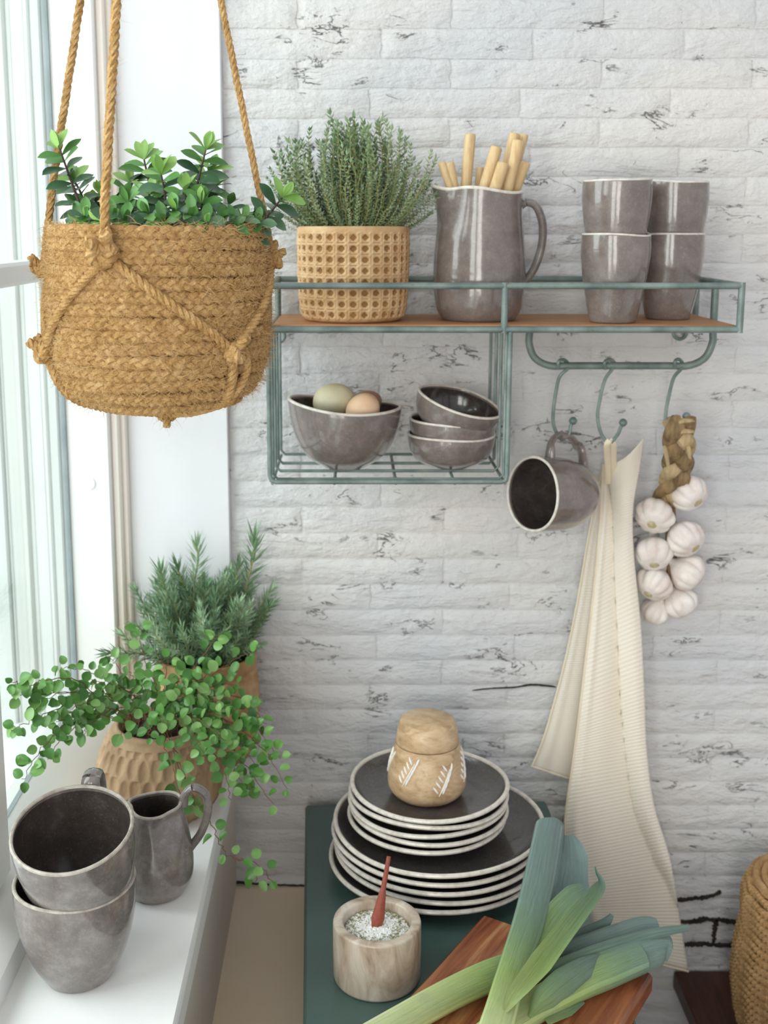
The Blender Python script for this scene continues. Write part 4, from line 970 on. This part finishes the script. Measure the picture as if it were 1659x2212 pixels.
for (tip, base, dd, sz) in HS:
    A, B = at(*base, HD + dd * .7) + V((0, 0, -.012)), at(*tip, HD + dd); mid = A.lerp(B, .5) + V((rl.uniform(-.004, .004), rl.uniform(-.004, .004), .003)); P = catmull([A, mid, B - (B - mid).normalized() * .008], 8)
    longs = base[1] - tip[1] > 70; m = MB(); N = len(P); m.tube(P, [.0017 - .0009 * i / N for i in range(N)], 6); stem = m.build('stem', MT['hebestem'], heb); L = sum((b - a).length for a, b in zip(P, P[1:])); np_ = max(3, int(L / .0080)); T0 = (P[-1] - P[-3]).normalized()
    for j in range(np_ + 1):
        q = .12 + .88 * j / np_; i = min(N - 2, int(q * (N - 1))); p = P[i].lerp(P[i + 1], q * (N - 1) - i); T = (P[i + 1] - P[i]).normalized(); a0 = j * PI / 2 + rl.uniform(-.35, .35) + sz * 3
        u = T.orthogonal().normalized(); b = T.cross(u); tipk = q > .9
        mk = ('hebelight' if longs else 'hebemid') if q > .93 else ('hebemid' if q > .72 or rl.random() < .18 else 'hebe')
        for s_ in (0, PI):
            o_ = u * math.cos(a0 + s_) + b * math.sin(a0 + s_); up_amt = .25 + .75 * max(0, q - .55) + rl.uniform(-.12, .12)
            place_leaf(HL[mk][rl.randint(0, 1)], stem, p, o_ + T * up_amt, T * .7 + V((rl.uniform(-.3, .3), -.75, .25)), sz * (1.12 - .2 * abs(q - .6)) * rl.uniform(.85, 1.1)); nleaf += 1
    for s_ in range(2): place_leaf(HL['hebelight' if longs or rl.random() < .35 else 'hebemid'][0], stem, P[-1], T0 + V((rl.uniform(-.3, .3), rl.uniform(-.3, .3), .1)), (rl.uniform(-1, 1), -1, 0), sz * .8); nleaf += 1
    place_leaf(HL['hebelight' if longs else 'hebemid'][1], stem, P[-1], T0 * 1.0 + T0.orthogonal() * .5, (0, 0, 1), sz * .9)

# ---------------- cane pot with thyme
cpd = 1.478; cpc = V((at(763, 600, cpd).x, cpd - 1.6, BOARD)); CH = at(763, 490, cpd).z - BOARD
cp = thing('cane_pattern_pot', 'tan clay pot with woven cane relief on the shelf', 'pot', cpc)
CPR = cat2([(.0560, 0), (.0615, .0028), (.0658, .010), (.0680, .025), (.0695, .05), (.0702, .09), (.0703, CH - .003), (.0700, CH)], 4)
nC, nR = 30, 8; cell = (CH - .010) / nR; mb = MB(); NU, NV = nC * 14, nR * 14 + 8; prf = [(b, a) for a, b in CPR]; rows = []; dk = []
for j in range(NV + 1):
    z = CH * j / NV; row = []
    for k in range(NU):
        th = 2 * PI * k / NU; r = lerpl(prf, z); x = k / 14; y = (z - .004) / cell; fx, fy = x % 1 - .5, y % 1 - .5; rd = math.hypot(fx, fy); dep = 0; hole = False
        if 0 < y < nR:
            ax_, ay_ = abs(fx), abs(fy)
            if rd < .29: dep = -.0026 * min(1, (.29 - rd) / .08); hole = 1 if rd < .25 else 0
            else:
                sh_ = .0006 if .335 < ay_ < .43 else 0; sv_ = .0006 if .335 < ax_ < .43 else 0; dg = .0011 if abs(ax_ - ay_) < .075 and rd > .33 else 0
                dep = max(sh_, sv_, dg) if (sh_ or sv_ or dg) else -.0006; hole = 0 if dep > 0 or rd < .33 else 2
        row.append(cpc + V(((r + dep) * math.cos(th), (r + dep) * math.sin(th), z))); dk.append(int(hole))
    rows.append(row)
k0 = mb.quadgrid(rows, cu=True)
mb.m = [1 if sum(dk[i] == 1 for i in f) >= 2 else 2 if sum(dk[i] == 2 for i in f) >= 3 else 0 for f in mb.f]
mb.lathe([(.0700, CH), (.0690, CH + .0008), (.0655, CH), (.064, CH - .03)], 60, cpc); mb.lathe([(.0005, .001), (.0562, 0)], 60, cpc)
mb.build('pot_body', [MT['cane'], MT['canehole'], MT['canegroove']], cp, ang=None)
thy = thing('thyme_plant', 'bushy grey-green thyme growing in the cane pattern pot', 'plant', cpc + V((0, 0, CH - .01))); soil(thy, V((cpc.x, cpc.y, 0)), .0635, cpc.z + CH - .012)
rt = random.Random(14)
def sprig_mesh(k, L, nl, ll, lw, bend, mats, stemr, rnd, droop=.0, upa=.6, tipd=1.0, whorl=2):
    mb = MB(); P = [V((bend * L * (q * q) , 0, L * q)) + V((rnd.gauss(0, .0012), rnd.gauss(0, .0012), 0)) * (q > 0) for q in [i / 7 for i in range(8)]]; P = catmull(P, 2)
    mb.tube(P, [stemr * (1 - .6 * i / len(P)) for i in range(len(P))], 4)
    for i in range(nl):
        q = .12 + .88 * (i / (nl - 1)) ** .85; f = q * (len(P) - 1); a = min(int(f), len(P) - 2); p = P[a].lerp(P[a + 1], f - a); T = (P[a + 1] - P[a]).normalized(); u = T.orthogonal().normalized(); b = T.cross(u)
        for s_ in range(whorl):
            an = i * 1.57 + s_ * 2 * PI / whorl + rnd.uniform(-.4, .4); o_ = u * math.cos(an) + b * math.sin(an); d = (o_ + T * (upa * rnd.uniform(.6, 1.4) + (1.2 * max(0, q - .85) / .15))).normalized(); l_ = ll * rnd.uniform(.75, 1.2) * (1 - .25 * q * (1 - tipd)); wv = d.cross(T).normalized() * lw; nn = d.cross(wv).normalized()
            k0 = mb.add([p, p + d * l_ * .45 + wv - nn * lw * .3, p + d * l_ + T * l_ * .12, p + d * l_ * .45 - wv - nn * lw * .3, p + d * l_ * .5], [(0, 1, 4), (1, 2, 4), (2, 3, 4), (3, 0, 4)], 1)
    me = bpy.data.meshes.new('sprig'); me.from_pydata(mb.v, [], mb.f)
    for mm in mats: me.materials.append(mm)
    me.polygons.foreach_set('material_index', mb.m); me.update(); return me
TS = [sprig_mesh(i, .115, 24, .0082, .0021, .26 + .06 * (i % 3), [MT['thymestem'], MT['thyme']], .0009, rt, upa=.40) for i in range(7)]
def put_sprig(me, par, p, d, s, spin, name='sprig', up=False):
    d = V(d).normalized()
    if up:                                     # the sprig's own curve bends upwards
        x = V((0, 0, 1)) - d * d.z; x = x.normalized() if x.length > .02 else d.orthogonal().normalized(); x = Quaternion(d, spin) @ x; y = d.cross(x); M = Matrix((x, y, d)).transposed().to_4x4()
    else: M = (V((0, 0, 1)).rotation_difference(d) @ Quaternion((0, 0, 1), spin)).to_matrix().to_4x4()
    M = Matrix.Translation(V(p) - ORG[par.name]) @ M @ Matrix.Scale(s, 4)
    o = bpy.data.objects.new(name, me); COL.objects.link(o); o.parent = par; o.matrix_local = M; return o
dome = cpc + V((.002, 0, CH + .050))
for i in range(285):
    a = rt.uniform(0, 2 * PI); el = math.asin(rt.uniform(-.6, 1)); sh_ = rt.uniform(.62, 1.0) if rt.random() < .85 else rt.uniform(.3, .6)
    tip = dome + V((math.cos(a) * math.cos(el) * .118, math.sin(a) * math.cos(el) * .076, math.sin(el) * .088)) * sh_
    p = cpc + V(((tip.x - cpc.x) * .42, (tip.y - cpc.y) * .5, CH - .010)); d = tip - p
    put_sprig(rt.choice(TS), thy, p, d + V((d.x * .35, d.y * .35, -.012)), max(.30, min(1.25, d.length / .118)), rt.uniform(-.5, .5), up=True)

# ---------------- carved pot and round-leaved vine
vd = 1.375; vc = V((at(345, 1640, vd).x, vd - 1.6, SILL)); VH = at(345, 1560, vd).z - SILL
cv = thing('carved_pot', 'bulging tan pot carved with oval gouges on the sill', 'pot', vc)
CV = cat2([(.058, 0), (.064, .003), (.0760, .020), (.0805, .042), (.0790, .064), (.0715, .088), (.0610, .108), (.0545, VH - .003), (.0535, VH)], 5); prf = [(b, a) for a, b in CV]
mb = MB(); NU, NV = 360, 90; rows = []; NG = 30; rc_ = random.Random(4); jit = {}
for j in range(NV + 1):
    z = VH * j / NV; row = []
    for k in range(NU):
        th = 2 * PI * k / NU; r = lerpl(prf, z); y = z / .0235; iy = math.floor(y); x = th / (2 * PI) * NG + (.5 if iy % 2 else 0); ix = math.floor(x) % NG
        jx, jy, js = jit.setdefault((ix, iy), (rc_.uniform(-.12, .12), rc_.uniform(-.12, .12), rc_.uniform(.7, 1.15))); fx, fy = x % 1 - .5 - jx, y % 1 - .5 - jy
        e = (fx / .40) ** 2 + (fy / .56) ** 2; dep = -.0040 * js * max(0, 1 - e) ** .6 if z < VH - .012 else 0
        row.append(vc + V(((r + dep) * math.cos(th), (r + dep) * math.sin(th), z)))
    rows.append(row)
mb.quadgrid(rows, cu=True); mb.lathe([(.0535, VH), (.0520, VH + .001), (.0495, VH), (.0485, VH - .03)], 60, vc); mb.lathe([(.0005, .001), (.058, 0)], 48, vc); mb.build('pot_body', MT['carved'], cv, ang=None)
vn = thing('round_leaf_vine', 'trailing vine with wiry stems and small round leaves in the carved pot', 'plant', vc + V((0, 0, VH))); soil(vn, V((vc.x, vc.y, 0)), .0483, vc.z + VH - .016)
RO = [(0, .18), (.12, .66), (.3, .96), (.5, 1.0), (.7, .88), (.88, .55), (1, .08)]
VL = [leaf_mesh('leaf', MT['vineleaf'], .0140, .0064 + .0004 * (j % 2), RO, .18 + .1 * j, .05 + .10 * j, 8) for j in range(3)]
rv = random.Random(17); VN = 0
VS = [[(30, 1472, 1.22), (60, 1480, 1.24), (165, 1470, 1.30)], [(22, 1580, 1.22), (75, 1555, 1.25), (190, 1520, 1.31)], [(48, 1690, 1.20), (95, 1610, 1.24), (190, 1540, 1.31)], [(22, 1500, 1.23), (90, 1500, 1.26), (215, 1500, 1.33)], [(70, 1515, 1.25), (140, 1500, 1.29), (240, 1500, 1.34)],
      [(120, 1560, 1.26), (170, 1545, 1.3), (240, 1525, 1.34)], [(130, 1440, 1.31), (190, 1450, 1.34), (260, 1490, 1.36)], [(230, 1410, 1.37), (255, 1440, 1.37), (290, 1495, 1.37)], [(300, 1350, 1.40), (305, 1400, 1.39), (320, 1490, 1.38)], [(475, 1370, 1.40), (450, 1400, 1.40), (390, 1490, 1.39)],
      [(430, 1440, 1.38), (400, 1455, 1.38), (365, 1500, 1.38)], [(560, 1400, 1.42), (500, 1430, 1.41), (410, 1495, 1.39)], [(575, 1565, 1.38), (520, 1510, 1.40), (420, 1500, 1.39)], [(605, 1640, 1.34), (540, 1560, 1.37), (430, 1510, 1.38)], [(620, 1705, 1.32), (560, 1610, 1.35), (430, 1530, 1.37)],
      [(590, 1740, 1.31), (520, 1640, 1.33), (420, 1540, 1.36)], [(500, 1730, 1.29), (475, 1650, 1.31), (410, 1550, 1.35)], [(545, 1720, 1.31), (520, 1640, 1.33), (440, 1560, 1.36)], [(485, 1600, 1.31), (450, 1570, 1.32), (400, 1540, 1.35)], [(445, 1640, 1.28), (425, 1600, 1.30), (380, 1550, 1.34)],
      [(400, 1740, 1.25), (370, 1650, 1.275), (340, 1560, 1.33)], [(430, 1760, 1.26), (400, 1690, 1.275), (360, 1575, 1.32)], [(330, 1590, 1.29), (320, 1560, 1.31), (335, 1530, 1.35)], [(260, 1590, 1.30), (270, 1560, 1.31), (300, 1530, 1.35)], [(365, 1420, 1.39), (360, 1450, 1.38), (350, 1500, 1.38)],
      [(520, 1480, 1.40), (470, 1480, 1.40), (400, 1510, 1.39)], [(560, 1660, 1.33), (500, 1590, 1.35), (410, 1530, 1.37)], [(470, 1520, 1.37), (440, 1510, 1.37), (390, 1520, 1.37)], [(180, 1590, 1.27), (200, 1560, 1.30), (260, 1530, 1.34)], [(105, 1640, 1.24), (140, 1590, 1.26), (220, 1540, 1.33)],
      [(280, 1450, 1.36), (290, 1470, 1.36), (310, 1510, 1.37)], [(330, 1465, 1.34), (335, 1480, 1.35), (345, 1515, 1.37)], [(590, 1905, 1.25), (545, 1860, 1.25), (490, 1845, 1.25), (462, 1790, 1.25), (430, 1740, 1.255), (385, 1640, 1.29)], [(555, 1905, 1.25), (540, 1870, 1.25), (500, 1850, 1.25)], [(410, 1550, 1.34), (390, 1545, 1.35), (370, 1540, 1.36)], [(250, 1480, 1.34), (270, 1490, 1.35), (310, 1520, 1.36)], [(540, 1540, 1.37), (490, 1510, 1.38), (410, 1510, 1.38)], [(500, 1560, 1.34), (460, 1540, 1.35), (400, 1530, 1.36)], [(520, 1600, 1.34), (480, 1570, 1.35), (410, 1540, 1.36)], [(560, 1610, 1.35), (510, 1570, 1.36), (420, 1530, 1.37)], [(470, 1620, 1.31), (440, 1590, 1.32), (395, 1545, 1.35)], [(520, 1690, 1.31), (490, 1630, 1.33), (420, 1550, 1.36)], [(440, 1470, 1.37), (410, 1480, 1.37), (370, 1510, 1.37)], [(480, 1450, 1.39), (440, 1465, 1.385), (385, 1505, 1.38)], [(400, 1500, 1.34), (385, 1510, 1.35), (365, 1525, 1.36)], [(350, 1560, 1.30), (345, 1545, 1.32), (350, 1530, 1.35)], [(200, 1470, 1.33), (240, 1480, 1.34), (300, 1510, 1.36)], [(155, 1530, 1.28), (200, 1515, 1.31), (270, 1520, 1.35)]]
for si, ctrl in enumerate(VS):
    pts = [at(*c) for c in ctrl][::-1]
    if si != 33: a = rv.uniform(0, 6.28); pts = [vc + V((.03 * math.cos(a), .03 * math.sin(a), VH - .015))] + pts
    P = catmull(pts, 9); P = [p + V((rv.gauss(0, .0012), rv.gauss(0, .0012), rv.gauss(0, .0012))) for p in P]; N = len(P)
    m = MB(); m.tube(P, [.00075 - .0004 * i / N for i in range(N)], 5); stem = m.build('stem', MT['vinestem'], vn); L = sum((b - a).length for a, b in zip(P, P[1:]))
    sparse = si in (32, 33); nl = max(3, int(L * (.5 if sparse else .80) / (.016 if sparse else .0105))); sd = 1
    for j in range(nl):
        q = (.45 if sparse else .24) + (.55 if sparse else .76) * (j + .6) / nl; q = min(.995, q); i = min(N - 2, int(q * (N - 1))); p = P[i].lerp(P[i + 1], q * (N - 1) - i); T = (P[i + 1] - P[i]).normalized(); sd = -sd
        o_ = T.cross(V((0, -1, .4))).normalized() * sd; d = (o_ + T * rv.uniform(-.2, .7) + V((rv.uniform(-.5, .5), rv.uniform(-.6, .3), rv.uniform(-.3, .5)))).normalized(); pet = p + d * .004
        pm = MB(); 
        nrm = V((rv.uniform(-.7, .7), rv.uniform(-1.1, -.1), rv.uniform(.1, 1.2)))
        lf = place_leaf(VL[rv.randint(0, 2)], stem, pet, d, nrm, rv.uniform(.72, 1.15) * (.8 if q > .93 else 1)); VN += 1

# ---------------- tall bark pot with rosemary
rd_ = 1.518; rp = V((at(448, 1480, rd_).x, rd_ - 1.6, SILL)); RH = at(448, 1408, rd_).z - SILL
bp = thing('bark_texture_pot', 'tall tan bark-textured pot in the sill corner', 'pot', rp)
BKP = cat2([(.050, 0), (.056, .003), (.066, .025), (.0715, .06), (.0725, .09), (.0700, .12), (.0675, RH - .02), (.0690, RH - .016), (.0690, RH)], 5); prf = [(b, a) for a, b in BKP]; mb = MB(); rows = []; jit = {}
for j in range(81):
    z = RH * j / 80; row = []
    for k in range(220):
        th = 2 * PI * k / 220; r = lerpl(prf, z); y = z / .016; iy = math.floor(y); x = th / (2 * PI) * 26 + (.5 if iy % 2 else 0); ix = math.floor(x) % 26; jx, jy, js = jit.setdefault((ix, iy), (rc_.uniform(-.2, .2), rc_.uniform(-.2, .2), rc_.uniform(.3, 1.2)))
        fx, fy = x % 1 - .5 - jx, y % 1 - .5 - jy; e = (fx / .42) ** 2 + (fy / .5) ** 2; dep = -.0028 * js * max(0, 1 - e) ** .5 if z < RH - .022 else 0
        row.append(rp + V(((r + dep) * math.cos(th), (r + dep) * math.sin(th), z)))
    rows.append(row)
mb.quadgrid(rows, cu=True); mb.lathe([(.069, RH), (.0675, RH + .001), (.064, RH), (.063, RH - .03)], 60, rp); mb.lathe([(.0005, .001), (.05, 0)], 40, rp); mb.build('pot_body', MT['bark'], bp, ang=None)
ro = thing('rosemary_plant', 'bushy rosemary with needle leaves growing in the bark pot', 'plant', rp + V((0, 0, RH - .01))); soil(ro, V((rp.x, rp.y, 0)), .0625, rp.z + RH - .012)
rr_ = random.Random(31)
RSP = [sprig_mesh(i, .11, 34, .0175, .00140, .12 + .06 * (i % 3), [MT['thymestem'], MT['rosemary']], .0013, rr_, upa=.75, whorl=3) for i in range(6)]
RS = [((585, 1165), 1.53, 1.25), ((560, 1215), 1.53, 1.2), ((380, 1182), 1.52, 1.1), ((345, 1218), 1.5, 1.1), ((325, 1240), 1.49, 1.0), ((425, 1200), 1.53, 1), ((455, 1225), 1.54, 1), ((480, 1235), 1.53, 1), ((505, 1250), 1.53, 1), ((320, 1300), 1.48, 1), ((300, 1330), 1.46, 1), ((240, 1365), 1.43, 1.1), ((265, 1385), 1.44, 1), ((350, 1290), 1.47, 1),
      ((440, 1280), 1.47, 1), ((410, 1260), 1.49, 1), ((525, 1275), 1.5, 1), ((590, 1290), 1.53, 1.05), ((575, 1395), 1.52, .9), ((545, 1330), 1.49, .9), ((480, 1300), 1.46, .9), ((510, 1320), 1.46, .9), ((390, 1310), 1.46, .9), ((430, 1330), 1.45, .85), ((340, 1345), 1.45, .9), ((380, 1370), 1.44, .8), ((460, 1365), 1.44, .75), ((550, 1370), 1.46, .75), ((420, 1385), 1.44, .7), ((310, 1390), 1.44, .8), ((500, 1375), 1.45, .7)]
base0 = rp + V((0, 0, RH - .012))
for (tx, ty), dd, s in RS:
    T_ = at(tx, ty, dd); a = rr_.uniform(0, 6.28); b0 = base0 + (T_ - base0) * .12 * V((1, 1, 0)).length * 0 + V(((T_.x - base0.x) * .3, (T_.y - base0.y) * .3, 0)); b0.x = max(rp.x - .055, min(rp.x + .055, b0.x)); d = T_ - b0
    put_sprig(rr_.choice(RSP), ro, b0, d, d.length / .117, rr_.uniform(0, 6.28))
for i in range(85):
    a = rr_.uniform(0, 6.28); r = math.sqrt(rr_.random()); b0 = base0 + V((math.cos(a) * .05 * r, math.sin(a) * .05 * r, 0)); put_sprig(rr_.choice(RSP), ro, b0, V((math.cos(a) * r * .95 - .12, math.sin(a) * r * .6 - .1, .85)), rr_.uniform(.55, 1.0), rr_.uniform(-.6, .6), up=True)
print('LEAVES', nleaf, VN)
